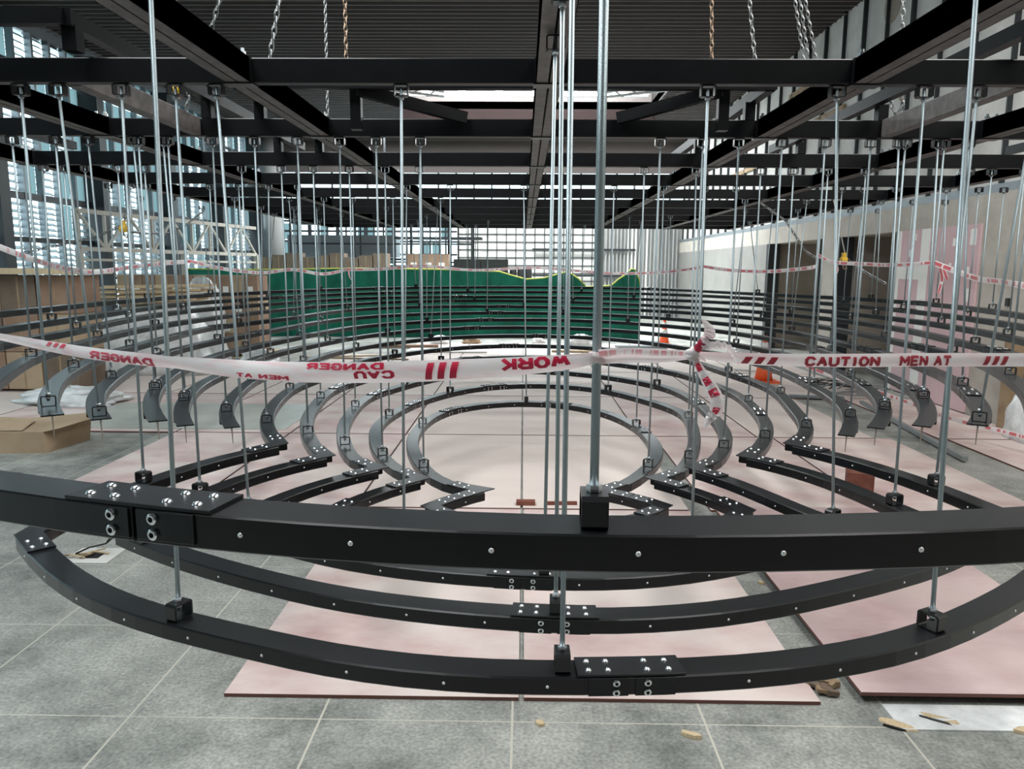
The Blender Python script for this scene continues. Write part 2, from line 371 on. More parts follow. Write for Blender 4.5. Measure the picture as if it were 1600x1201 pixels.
# door jambs / dark columns of the recesses
for i, (y0, y1) in enumerate(((11.2,11.28),(13.25,13.4),(14.12,14.3),(17.02,17.2))):
    struct('trim_%d' % (5+i), MB().box(XR-.03, XR+.22, y0, y1, 0, 2.3), 'darkmetal')
# pink plasterboard with filled joints
t = thing('plasterboard', 'pink plasterboard sheeting with white filled joints on the right wall', 'wall panel', (XR-.02, 10.2, 0))
world('board', MB().box(XR-.03, XR-.002, 9.22, 11.18, .02, 2.30), 'pinkboard', t)
world('filled_joint', MB().box(XR-.034, XR-.03, 10.33, 10.55, .02, 2.3).box(XR-.034, XR-.03, 10.55, 11.1, 1.62, 1.86).box(XR-.036, XR-.03, 11.1, 11.18, .02, 2.3), 'filler', t)
for y, z, r in ((9.35,2.15,.06),(9.42,1.72,.045),(9.36,1.45,.05),(9.75,2.1,.03),(9.8,1.8,.025),(10.72,2.2,.03),(10.85,1.98,.03),(10.9,1.2,.03)):
    world('filler_patch', MB().box(XR-.034, XR-.03, y-r, y+r, z-r*1.6, z+r*1.6), 'filler', t)
for i, (y, z, s) in enumerate(((8.35, 2.13, .05),(8.6,1.4,.045),(8.25,1.4,.045),(15.3, 1.28, .06))):  # shallow black boxes stand in for dark holes in the walls
    x = XR if i < 3 else XR+1.3
    single('wall_hole', MB().box(x-.03, x-.001, y-s*.6, y+s*.6, z-s, z+s), 'cable', ['small black hole highest on the beige right wall','left one of two small black holes low on the beige wall','right one of two small black holes low on the beige wall','small black hole on the recessed wall of the right side'][i], 'wall hole')
# far wall: white panels with a dark grid, grey ribbed part, glazing
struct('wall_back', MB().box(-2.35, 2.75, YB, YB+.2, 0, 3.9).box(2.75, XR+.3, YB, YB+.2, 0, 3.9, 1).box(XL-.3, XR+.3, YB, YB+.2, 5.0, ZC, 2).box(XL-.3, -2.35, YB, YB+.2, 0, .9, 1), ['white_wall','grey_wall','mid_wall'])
b = MB()
for i in range(16): x = -2.3+i*.335; b.box(x, x+.025, YB-.03, YB-.002, 0, 3.9)
for i in range(14): z = .2+i*.27; b.box(-2.35, 2.75, YB-.035, YB-.003, z, z+.022)
struct('trim_9', b, 'darkmetal')
b = MB()
for i in range(20): x = 2.85+i*.13; b.box(x, x+.05, YB-.12, YB-.002, 0, 3.9, i in (6,7,8,11))
b.box(.3, 3.9, YB-.2, YB-.12, 2.35, 2.42, 2); b.box(.3, 3.9, YB-.2, YB-.12, 1.45, 1.52, 2)
struct('trim_10', b, ['grey_wall','filler','darkmetal'])
b = MB(); random.seed(3)
for i in range(20): x = XL+.3+i*.33; b.box(x, x+(.05 if i % 3 else .12), YB, YB+.1, .9, 3.9)
for z in (1.3,1.75,2.15,2.6,2.95,3.3,3.6): b.box(XL, -2.35, YB+.02, YB+.12, z, z+.07)
for i in range(23): x = XL+.3+i*.62; b.box(x, x+.06, YB, YB+.1, 3.9, 5.0)
b.box(XL, XR, YB+.02, YB+.12, 4.4, 4.46)
struct('window_1', b, 'darkmetal')
b = MB()
for i in range(19):
    x = XL+.35+i*.33
    for z0, z1 in ((.95,1.7),(1.85,2.6),(2.7,3.25),(3.35,3.85)):
        if random.random() < .55: b.box(x+.03, x+.30, YB+.13, YB+.15, z0, z1, 0)
struct('window_2', b, 'glass')
# left wall: curtain wall of mullions, louvres and frosted panes
b = MB()
b.box(XL-.3, XL, -4.2, YB, 0, .25); b.box(XL-.3, XL, -4.2, YB, ZC-.25, ZC)
struct('wall_left', b, 'greymetal')
b = MB(); y = -3.0; i = 0
while y < YB:
    big = i % 6 == 0
    b.box(XL-.08-(.1 if big else 0), XL+(.3 if big else .04), y, y+(.26 if big else .06), .25, ZC-.25, 0 if big else 1); y += .52; i += 1
for z, h in ((1.45,.06),(2.15,.09),(2.9,.12),(3.75,.06),(4.5,.1),(5.2,.06)): b.box(XL-.06, XL+.03, -4.2, YB, z, z+h, 0)
struct('window_3', b, ['darkmetal','greymetal'])
b = MB(); g = MB(); y = -3.0; random.seed(11)
while y < YB:
    y1 = y+.52
    for z0, z1 in ((.25,1.45),(1.5,2.15),(2.25,2.9),(3.02,3.75),(3.81,4.5),(4.6,5.2),(5.26,5.85)):
        r = random.random()
        if r < (.78 if z0 > 3.8 else .36 if z0 > 2.2 else .25): g.box(XL-.10, XL-.085, y+.03, y1-.0, z0, z1)
        else:
            z = z0+.02
            gap = random.choice((.10,.115,.13))
            while z < z1-.03:
                b.add([(XL-.06,y+.03,z),(XL-.06,y1,z),(XL-.13,y1,z+.055),(XL-.13,y+.03,z+.055),(XL-.065,y+.03,z+.012),(XL-.065,y1,z+.012),(XL-.135,y1,z+.067),(XL-.135,y+.03,z+.067)],
                      [(0,1,2,3),(7,6,5,4),(0,4,5,1),(1,5,6,2),(2,6,7,3),(3,7,4,0)]); z += gap
    y = y1
struct('window_4', b, 'louvre'); struct('window_5', g, 'glass')
struct('trim_11', MB().tube([(XL+.35, YB-.9, 0),(XL+.35, YB-.9, ZC)], .34, 20), 'grey_wall', smooth=True)

# plywood sheets protecting the floor, each its own thing
random.seed(5)
SH = []
def sheet(x0, x1, y0, y1, mat, label, z=0, th=.016, dx=0):
    t = thing('plywood_sheet', label, 'plywood', ((x0+x1)/2, (y0+y1)/2, z), 'plywood sheets laid over the floor')
    g = .004
    world('face', MB().add([(x0+g,y0+g,z+th),(x1-g,y0+g,z+th),(x1-g,y1-g,z+th),(x0+g,y1-g,z+th)], [(0,1,2,3)]), mat, t)
    e = MB().box(x0+g, x1-g, y0+g, y1-g, z+.0005, z+th-.0002); world('edge', e, 'ply_edge', t)
ROW = [(2.85,5.29),(5.31,7.74),(7.76,10.18),(10.2,12.63),(12.65,15.08),(15.1,17.5)]
ROWN = ['nearest','second','third','fourth','fifth','farthest']
COLS = {0:[(-1.22,-.002),(.012,1.225)], 1:[(-3.66,-2.45),(-2.44,-1.225),(-1.215,-.005),(.005,1.22),(1.375,2.6),(2.61,3.83),(4.42,5.42)],
  2:[(-8.55,-7.33),(-7.32,-6.11),(-6.1,-4.89),(-4.88,-3.67),(-3.66,-2.45),(-2.44,-1.225),(-1.215,-.005),(.005,1.22),(1.23,2.445),(2.455,3.67),(4.35,5.4)],
  3:[(-8.55,-7.33),(-7.32,-6.11),(-6.1,-4.89),(-4.88,-3.67),(-3.66,-2.45),(-2.44,-1.225),(-1.215,-.005),(.005,1.22),(1.23,2.445),(2.455,3.67),(3.68,4.9)],
  4:[(-3.66,-2.45),(-2.44,-1.225),(-1.215,-.005),(.005,1.22),(1.23,2.445),(2.455,3.67),(3.68,4.9)],
  5:[(-2.44,-1.225),(-1.215,-.005),(.005,1.22),(1.23,2.445),(2.455,3.67)]}
for r, cols in COLS.items():
    for c, (x0, x1) in enumerate(cols):
        mat = ('ply' if r < 1 else 'ply' if r == 1 and abs(x0) > 1.3 else 'ply_pale' if r > 2 else random.choice(('ply','ply_pale')))
        sheet(x0, x1, *ROW[r], mat, 'pink plywood floor sheet, %s row from the camera, %s from the left' % (ROWN[r], ORD[c+1]))
sheet(1.385, 2.63, 2.865, 5.3, 'ply_red', 'dark red plywood sheet raised on strips at the lower right of the picture', .035)
b = MB().box(-2.2,-1.0,-.9,.9,0,.004)
single('polythene_sheet', MB().box(-1.25,1.3,-.75,.75,0,.006), 'polythene', 'thin grey green film sheet lying flat left of the curved beams', 'plastic sheet', (-3.85, 8.65, .0165))
b = MB().box(1.47, 2.9, 2.69, 2.86, .0005, .006)
single('board_strip', b, 'film', 'torn white strip under the front edge of the raised red plywood', 'strip')
# plan curves of every steel tier in metres (x right, y away from the camera)
DROP = {1: 1.19, 2: 1.125, 3: 1.06, 4: 0.995, 5: 0.93, 6: 0.865, 7: 0.8, 8: 0.735, 9: 0.67, 10: 0.605, 11: 0.54, 12: 0.475, 13: 0.41, 14: 0.345}
PATHS = {
 '1': [(-0.227,3.953),(-0.331,4.016),(-0.418,4.097),(-0.487,4.194),(-0.544,4.301),(-0.590,4.415),(-0.630,4.530),(-0.665,4.647),(-0.696,4.764),(-0.723,4.881),(-0.745,4.999),(-0.762,5.117),(-0.773,5.237),(-0.779,5.357),(-0.780,5.477),(-0.777,5.598),(-0.768,5.719),(-0.753,5.840),(-0.732,5.959),(-0.701,6.075),(-0.661,6.189),(-0.609,6.297),(-0.544,6.398),(-0.465,6.490),(-0.373,6.570),(-0.270,6.634),(-0.158,6.680),(-0.039,6.705),(0.081,6.707),(0.200,6.687),(0.312,6.644),(0.415,6.582),(0.507,6.504),(0.587,6.413),(0.657,6.314),(0.715,6.208),(0.764,6.098),(0.805,5.985),(0.839,5.869),(0.865,5.752),(0.887,5.633),(0.902,5.513),(0.913,5.393),(0.918,5.272),(0.918,5.151),(0.911,5.030),(0.896,4.911),(0.873,4.793),(0.841,4.676),(0.801,4.562),(0.755,4.450),(0.704,4.339),(0.649,4.232),(0.585,4.130),(0.507,4.041),(0.409,3.969)],
 '2': [(-0.550,3.939),(-0.629,4.033),(-0.696,4.133),(-0.755,4.238),(-0.806,4.346),(-0.851,4.457),(-0.891,4.571),(-0.926,4.687),(-0.957,4.804),(-0.984,4.922),(-1.008,5.041),(-1.026,5.159),(-1.038,5.279),(-1.043,5.399),(-1.040,5.519),(-1.031,5.640),(-1.016,5.761),(-0.997,5.880),(-0.974,5.999),(-0.947,6.117),(-0.915,6.233),(-0.877,6.347),(-0.835,6.460),(-0.788,6.572),(-0.736,6.682),(-0.679,6.789),(-0.615,6.892),(-0.545,6.990),(-0.466,7.081),(-0.377,7.162),(-0.280,7.231),(-0.173,7.287),(-0.059,7.326),(0.060,7.347),(0.181,7.350),(0.302,7.335),(0.418,7.301),(0.528,7.249),(0.628,7.182),(0.718,7.102),(0.798,7.011),(0.869,6.913),(0.932,6.810),(0.988,6.703),(1.041,6.594),(1.092,6.484),(1.140,6.373),(1.185,6.260),(1.224,6.146),(1.254,6.031),(1.272,5.913),(1.278,5.795),(1.273,5.675),(1.261,5.554),(1.243,5.433),(1.222,5.313),(1.201,5.193),(1.178,5.074),(1.153,4.957),(1.125,4.840),(1.094,4.724),(1.060,4.607),(1.024,4.490),(0.985,4.374),(0.940,4.260),(0.885,4.155),(0.812,4.061),(0.721,3.985)],
 '3': [(-0.772,3.914),(-0.858,3.999),(-0.926,4.096),(-0.981,4.202),(-1.026,4.314),(-1.066,4.429),(-1.101,4.546),(-1.134,4.663),(-1.163,4.781),(-1.190,4.899),(-1.213,5.018),(-1.232,5.138),(-1.248,5.258),(-1.261,5.379),(-1.272,5.500),(-1.280,5.621),(-1.287,5.743),(-1.291,5.864),(-1.290,5.984),(-1.283,6.104),(-1.267,6.223),(-1.242,6.340),(-1.209,6.456),(-1.172,6.571),(-1.131,6.685),(-1.088,6.798),(-1.043,6.911),(-0.996,7.022),(-0.946,7.133),(-0.892,7.241),(-0.832,7.348),(-0.766,7.450),(-0.691,7.548),(-0.609,7.638),(-0.518,7.719),(-0.419,7.788),(-0.312,7.843),(-0.200,7.883),(-0.083,7.905),(0.036,7.911),(0.155,7.900),(0.273,7.873),(0.387,7.832),(0.496,7.780),(0.599,7.716),(0.696,7.645),(0.787,7.566),(0.873,7.481),(0.954,7.391),(1.030,7.297),(1.102,7.198),(1.167,7.095),(1.226,6.989),(1.276,6.878),(1.317,6.764),(1.350,6.648),(1.375,6.529),(1.393,6.410),(1.406,6.290),(1.414,6.169),(1.417,6.049),(1.418,5.928),(1.416,5.807),(1.411,5.687),(1.406,5.566),(1.399,5.445),(1.390,5.325),(1.379,5.205),(1.365,5.085),(1.348,4.965),(1.326,4.846),(1.299,4.728),(1.266,4.611),(1.229,4.495),(1.186,4.381),(1.139,4.269),(1.084,4.162),(1.017,4.064),(0.931,3.977)],
 '4': [(-1.051,3.910),(-1.110,4.016),(-1.164,4.125),(-1.213,4.236),(-1.258,4.348),(-1.300,4.463),(-1.339,4.578),(-1.374,4.694),(-1.406,4.810),(-1.434,4.927),(-1.459,5.045),(-1.480,5.163),(-1.499,5.283),(-1.516,5.403),(-1.532,5.524),(-1.546,5.646),(-1.558,5.767),(-1.566,5.889),(-1.569,6.010),(-1.564,6.130),(-1.551,6.250),(-1.531,6.369),(-1.505,6.488),(-1.475,6.606),(-1.444,6.724),(-1.412,6.842),(-1.380,6.959),(-1.349,7.077),(-1.317,7.194),(-1.283,7.310),(-1.248,7.425),(-1.209,7.540),(-1.165,7.652),(-1.116,7.763),(-1.061,7.871),(-1.000,7.974),(-0.932,8.074),(-0.856,8.168),(-0.775,8.256),(-0.686,8.336),(-0.590,8.408),(-0.487,8.471),(-0.378,8.523),(-0.263,8.565),(-0.143,8.594),(-0.020,8.610),(0.104,8.613),(0.226,8.600),(0.345,8.573),(0.457,8.530),(0.561,8.474),(0.657,8.404),(0.746,8.324),(0.829,8.237),(0.910,8.147),(0.990,8.055),(1.070,7.963),(1.149,7.871),(1.227,7.777),(1.302,7.681),(1.371,7.581),(1.433,7.477),(1.487,7.370),(1.532,7.259),(1.569,7.145),(1.600,7.027),(1.625,6.909),(1.648,6.788),(1.669,6.668),(1.687,6.547),(1.704,6.426),(1.718,6.305),(1.729,6.185),(1.735,6.065),(1.735,5.945),(1.731,5.825),(1.722,5.705),(1.710,5.585),(1.697,5.464),(1.681,5.343),(1.664,5.222),(1.643,5.102),(1.620,4.983),(1.592,4.864),(1.560,4.748),(1.524,4.632),(1.483,4.519),(1.438,4.406),(1.389,4.296),(1.336,4.188),(1.275,4.083),(1.205,3.983)],
 '5': [(-1.291,3.907),(-1.349,4.012),(-1.403,4.119),(-1.454,4.227),(-1.500,4.337),(-1.542,4.449),(-1.580,4.562),(-1.615,4.676),(-1.647,4.793),(-1.674,4.910),(-1.698,5.029),(-1.720,5.148),(-1.739,5.268),(-1.757,5.388),(-1.772,5.508),(-1.783,5.628),(-1.788,5.747),(-1.788,5.867),(-1.781,5.987),(-1.770,6.107),(-1.756,6.227),(-1.742,6.347),(-1.729,6.467),(-1.718,6.587),(-1.710,6.706),(-1.705,6.826),(-1.702,6.946),(-1.700,7.065),(-1.696,7.185),(-1.687,7.304),(-1.671,7.423),(-1.647,7.540),(-1.614,7.656),(-1.573,7.769),(-1.525,7.880),(-1.473,7.989),(-1.418,8.095),(-1.360,8.200),(-1.300,8.304),(-1.237,8.406),(-1.172,8.506),(-1.102,8.605),(-1.029,8.700),(-0.950,8.791),(-0.865,8.877),(-0.775,8.957),(-0.679,9.029),(-0.577,9.094),(-0.470,9.149),(-0.358,9.194),(-0.244,9.229),(-0.126,9.253),(-0.007,9.266),(0.112,9.268),(0.231,9.259),(0.350,9.240),(0.466,9.211),(0.580,9.172),(0.690,9.125),(0.796,9.070),(0.898,9.007),(0.996,8.937),(1.089,8.861),(1.176,8.779),(1.259,8.692),(1.336,8.600),(1.408,8.503),(1.475,8.402),(1.535,8.298),(1.590,8.190),(1.638,8.081),(1.681,7.969),(1.718,7.855),(1.750,7.741),(1.776,7.625),(1.799,7.508),(1.819,7.390),(1.837,7.272),(1.854,7.154),(1.871,7.034),(1.888,6.915),(1.906,6.794),(1.924,6.674),(1.942,6.553),(1.959,6.432),(1.972,6.312),(1.981,6.191),(1.985,6.071),(1.983,5.952),(1.975,5.833),(1.963,5.715),(1.946,5.597),(1.926,5.479),(1.903,5.362),(1.880,5.244),(1.857,5.127),(1.833,5.009),(1.810,4.891),(1.786,4.773),(1.759,4.655),(1.727,4.540),(1.689,4.426),(1.643,4.315),(1.589,4.207),(1.528,4.103),(1.458,4.003)],
 '6': [(-1.576,3.998),(-1.669,4.178),(-1.752,4.363),(-1.824,4.552),(-1.888,4.744),(-1.941,4.939),(-1.987,5.138),(-2.027,5.337),(-2.062,5.538),(-2.085,5.739),(-2.094,5.941),(-2.092,6.143),(-2.082,6.345),(-2.068,6.547),(-2.053,6.749),(-2.037,6.951),(-2.020,7.153),(-1.999,7.355),(-1.972,7.556),(-1.938,7.756),(-1.893,7.953),(-1.839,8.149),(-1.774,8.342),(-1.698,8.530),(-1.612,8.714),(-1.516,8.893),(-1.408,9.064),(-1.289,9.227),(-1.156,9.379),(-1.011,9.517),(-0.851,9.639),(-0.677,9.743),(-0.492,9.825),(-0.297,9.885),(-0.095,9.919),(0.109,9.928),(0.312,9.910),(0.510,9.866),(0.701,9.797),(0.881,9.704),(1.048,9.591),(1.201,9.459),(1.340,9.312),(1.466,9.154),(1.578,8.986),(1.680,8.812),(1.772,8.632),(1.856,8.448),(1.933,8.260),(2.005,8.070),(2.070,7.877),(2.127,7.682),(2.176,7.485),(2.215,7.285),(2.242,7.084),(2.257,6.882),(2.262,6.680),(2.260,6.477),(2.253,6.275),(2.242,6.073),(2.225,5.871),(2.206,5.670),(2.187,5.468),(2.163,5.267),(2.129,5.067),(2.084,4.869),(2.029,4.673),(1.965,4.481),(1.890,4.292),(1.805,4.108),(1.711,3.928)],
 '7': [(-1.710,3.733),(-1.805,3.909),(-1.893,4.090),(-1.972,4.274),(-2.043,4.462),(-2.105,4.653),(-2.159,4.847),(-2.206,5.042),(-2.241,5.241),(-2.263,5.442),(-2.280,5.644),(-2.300,5.845),(-2.323,6.044),(-2.345,6.242),(-2.360,6.441),(-2.364,6.641),(-2.356,6.842),(-2.337,7.042),(-2.311,7.242),(-2.279,7.442),(-2.244,7.640),(-2.205,7.838),(-2.164,8.036),(-2.119,8.232),(-2.069,8.427),(-2.014,8.620),(-1.951,8.811),(-1.881,8.999),(-1.801,9.183),(-1.711,9.363),(-1.609,9.536),(-1.496,9.701),(-1.370,9.857),(-1.230,10.000),(-1.076,10.130),(-0.909,10.243),(-0.730,10.337),(-0.542,10.412),(-0.347,10.465),(-0.148,10.497),(0.052,10.507),(0.251,10.495),(0.447,10.461),(0.639,10.407),(0.826,10.333),(1.005,10.239),(1.175,10.129),(1.333,10.003),(1.479,9.863),(1.611,9.711),(1.730,9.549),(1.838,9.379),(1.936,9.204),(2.027,9.024),(2.111,8.841),(2.189,8.655),(2.261,8.466),(2.327,8.276),(2.386,8.085),(2.438,7.891),(2.482,7.696),(2.518,7.500),(2.546,7.302),(2.566,7.102),(2.578,6.902),(2.581,6.701),(2.577,6.500),(2.563,6.299),(2.541,6.099),(2.514,5.900),(2.482,5.702),(2.448,5.503),(2.410,5.305),(2.366,5.108),(2.313,4.913),(2.252,4.720),(2.183,4.531),(2.105,4.347),(2.015,4.167),(1.917,3.993),(1.812,3.822)],
 '8': [(-1.747,3.527),(-1.853,3.700),(-1.951,3.876),(-2.041,4.056),(-2.125,4.240),(-2.202,4.428),(-2.272,4.618),(-2.336,4.811),(-2.392,5.005),(-2.441,5.200),(-2.482,5.397),(-2.516,5.595),(-2.544,5.796),(-2.566,5.997),(-2.582,6.199),(-2.589,6.402),(-2.589,6.604),(-2.580,6.805),(-2.564,7.005),(-2.540,7.204),(-2.512,7.403),(-2.482,7.601),(-2.451,7.800),(-2.421,7.999),(-2.392,8.199),(-2.362,8.399),(-2.330,8.599),(-2.294,8.798),(-2.252,8.996),(-2.202,9.192),(-2.142,9.384),(-2.070,9.572),(-1.987,9.755),(-1.890,9.931),(-1.780,10.100),(-1.656,10.259),(-1.520,10.410),(-1.372,10.549),(-1.214,10.677),(-1.047,10.793),(-0.872,10.896),(-0.690,10.984),(-0.502,11.056),(-0.309,11.111),(-0.110,11.147),(0.091,11.162),(0.293,11.156),(0.492,11.127),(0.685,11.075),(0.871,11.002),(1.047,10.907),(1.213,10.794),(1.371,10.666),(1.521,10.527),(1.664,10.380),(1.800,10.226),(1.930,10.068),(2.053,9.905),(2.166,9.737),(2.270,9.565),(2.363,9.388),(2.445,9.205),(2.517,9.018),(2.579,8.826),(2.633,8.631),(2.681,8.434),(2.723,8.236),(2.759,8.037),(2.790,7.838),(2.813,7.639),(2.828,7.439),(2.835,7.240),(2.832,7.040),(2.821,6.840),(2.802,6.640),(2.777,6.439),(2.748,6.238),(2.716,6.037),(2.685,5.836),(2.653,5.636),(2.620,5.436),(2.584,5.237),(2.544,5.039),(2.496,4.843),(2.439,4.649),(2.370,4.458),(2.293,4.270),(2.209,4.085),(2.119,3.905),(2.019,3.731),(1.908,3.566)],
 '9': [(-1.860,3.245),(-1.973,3.413),(-2.078,3.584),(-2.175,3.757),(-2.264,3.935),(-2.344,4.118),(-2.415,4.306),(-2.482,4.496),(-2.545,4.689),(-2.605,4.882),(-2.661,5.077),(-2.712,5.272),(-2.756,5.468),(-2.792,5.665),(-2.820,5.864),(-2.838,6.064),(-2.848,6.265),(-2.851,6.467),(-2.846,6.668),(-2.836,6.870),(-2.821,7.071),(-2.804,7.272),(-2.784,7.472),(-2.764,7.671),(-2.743,7.870),(-2.722,8.068),(-2.702,8.267),(-2.682,8.465),(-2.661,8.664),(-2.639,8.862),(-2.613,9.060),(-2.583,9.258),(-2.547,9.455),(-2.503,9.651),(-2.450,9.845),(-2.386,10.036),(-2.310,10.222),(-2.222,10.404),(-2.121,10.578),(-2.008,10.745),(-1.882,10.902),(-1.745,11.048),(-1.596,11.182),(-1.436,11.303),(-1.267,11.410),(-1.089,11.503),(-0.904,11.580),(-0.713,11.642),(-0.517,11.688),(-0.318,11.718),(-0.117,11.731),(0.084,11.728),(0.284,11.707),(0.482,11.670),(0.676,11.616),(0.864,11.545),(1.047,11.458),(1.221,11.357),(1.387,11.242),(1.545,11.116),(1.693,10.980),(1.831,10.836),(1.960,10.684),(2.080,10.526),(2.191,10.362),(2.295,10.194),(2.392,10.021),(2.483,9.843),(2.568,9.662),(2.648,9.477),(2.723,9.288),(2.792,9.096),(2.856,8.902),(2.912,8.705),(2.959,8.507),(2.995,8.308),(3.020,8.109),(3.032,7.910),(3.034,7.711),(3.030,7.513),(3.025,7.313),(3.023,7.111),(3.024,6.908),(3.025,6.705),(3.022,6.502),(3.011,6.300),(2.990,6.100),(2.960,5.902),(2.925,5.705),(2.886,5.508),(2.848,5.311),(2.808,5.114),(2.761,4.919),(2.701,4.729),(2.632,4.541),(2.560,4.354),(2.486,4.166),(2.406,3.980),(2.319,3.798),(2.223,3.622),(2.117,3.453),(2.003,3.289)],
 '10': [(-1.918,2.999),(-2.037,3.166),(-2.147,3.335),(-2.249,3.505),(-2.345,3.678),(-2.437,3.853),(-2.523,4.032),(-2.601,4.214),(-2.672,4.401),(-2.738,4.591),(-2.799,4.783),(-2.854,4.977),(-2.903,5.172),(-2.945,5.368),(-2.979,5.565),(-3.006,5.764),(-3.029,5.963),(-3.051,6.164),(-3.073,6.364),(-3.098,6.564),(-3.123,6.763),(-3.146,6.961),(-3.163,7.159),(-3.172,7.355),(-3.168,7.552),(-3.152,7.748),(-3.123,7.944),(-3.085,8.140),(-3.039,8.336),(-2.990,8.533),(-2.940,8.729),(-2.894,8.927),(-2.853,9.124),(-2.818,9.323),(-2.789,9.521),(-2.764,9.720),(-2.741,9.920),(-2.717,10.119),(-2.689,10.318),(-2.653,10.516),(-2.607,10.712),(-2.548,10.903),(-2.475,11.090),(-2.388,11.270),(-2.285,11.440),(-2.166,11.600),(-2.033,11.748),(-1.886,11.882),(-1.726,12.000),(-1.554,12.102),(-1.373,12.187),(-1.184,12.256),(-0.989,12.307),(-0.790,12.341),(-0.589,12.359),(-0.387,12.362),(-0.186,12.351),(0.013,12.326),(0.210,12.288),(0.404,12.239),(0.595,12.180),(0.783,12.111),(0.968,12.033),(1.148,11.947),(1.324,11.852),(1.494,11.748),(1.657,11.635),(1.813,11.513),(1.961,11.381),(2.100,11.241),(2.231,11.092),(2.353,10.935),(2.467,10.771),(2.573,10.600),(2.672,10.425),(2.764,10.244),(2.849,10.061),(2.927,9.874),(2.999,9.686),(3.065,9.496),(3.124,9.304),(3.176,9.112),(3.221,8.918),(3.257,8.723),(3.284,8.527),(3.304,8.329),(3.317,8.129),(3.324,7.928),(3.327,7.726),(3.326,7.523),(3.323,7.321),(3.317,7.120),(3.307,6.920),(3.296,6.721),(3.283,6.522),(3.272,6.322),(3.262,6.121),(3.250,5.920),(3.233,5.720),(3.206,5.523),(3.167,5.328),(3.117,5.137),(3.058,4.947),(2.991,4.760),(2.919,4.573),(2.844,4.387),(2.764,4.203),(2.678,4.021),(2.586,3.843),(2.487,3.667),(2.384,3.494),(2.277,3.324),(2.167,3.157)],
 '11': [(-2.049,2.762),(-2.174,2.919),(-2.286,3.085),(-2.386,3.258),(-2.480,3.436),(-2.571,3.616),(-2.659,3.797),(-2.745,3.978),(-2.827,4.160),(-2.902,4.344),(-2.969,4.534),(-3.026,4.728),(-3.076,4.926),(-3.121,5.124),(-3.164,5.322),(-3.205,5.520),(-3.244,5.717),(-3.282,5.915),(-3.316,6.112),(-3.345,6.311),(-3.370,6.509),(-3.388,6.709),(-3.401,6.908),(-3.408,7.108),(-3.410,7.309),(-3.406,7.510),(-3.399,7.711),(-3.388,7.913),(-3.373,8.114),(-3.356,8.316),(-3.337,8.518),(-3.315,8.719),(-3.290,8.920),(-3.262,9.120),(-3.231,9.319),(-3.197,9.517),(-3.158,9.714),(-3.116,9.910),(-3.069,10.105),(-3.017,10.299),(-2.961,10.492),(-2.899,10.683),(-2.833,10.874),(-2.761,11.063),(-2.682,11.250),(-2.597,11.434),(-2.505,11.613),(-2.403,11.788),(-2.292,11.955),(-2.171,12.114),(-2.040,12.263),(-1.897,12.401),(-1.743,12.526),(-1.579,12.637),(-1.405,12.733),(-1.222,12.814),(-1.032,12.878),(-0.836,12.925),(-0.636,12.956),(-0.433,12.970),(-0.230,12.966),(-0.028,12.946),(0.171,12.910),(0.367,12.858),(0.557,12.790),(0.741,12.709),(0.918,12.615),(1.089,12.509),(1.252,12.392),(1.409,12.267),(1.561,12.133),(1.707,11.994),(1.850,11.849),(1.988,11.700),(2.123,11.548),(2.254,11.393),(2.381,11.235),(2.504,11.074),(2.622,10.911),(2.734,10.745),(2.840,10.576),(2.939,10.404),(3.032,10.229),(3.116,10.051),(3.193,9.868),(3.263,9.683),(3.325,9.494),(3.381,9.302),(3.430,9.108),(3.473,8.911),(3.511,8.713),(3.544,8.514),(3.572,8.314),(3.594,8.113),(3.610,7.911),(3.619,7.710),(3.621,7.508),(3.616,7.307),(3.603,7.105),(3.583,6.904),(3.557,6.703),(3.526,6.503),(3.493,6.303),(3.458,6.104),(3.424,5.905),(3.392,5.707),(3.360,5.510),(3.326,5.314),(3.288,5.119),(3.242,4.926),(3.186,4.734),(3.120,4.545),(3.046,4.358),(2.964,4.173),(2.876,3.990),(2.784,3.811),(2.687,3.634),(2.585,3.461),(2.477,3.291),(2.363,3.124),(2.242,2.961)],
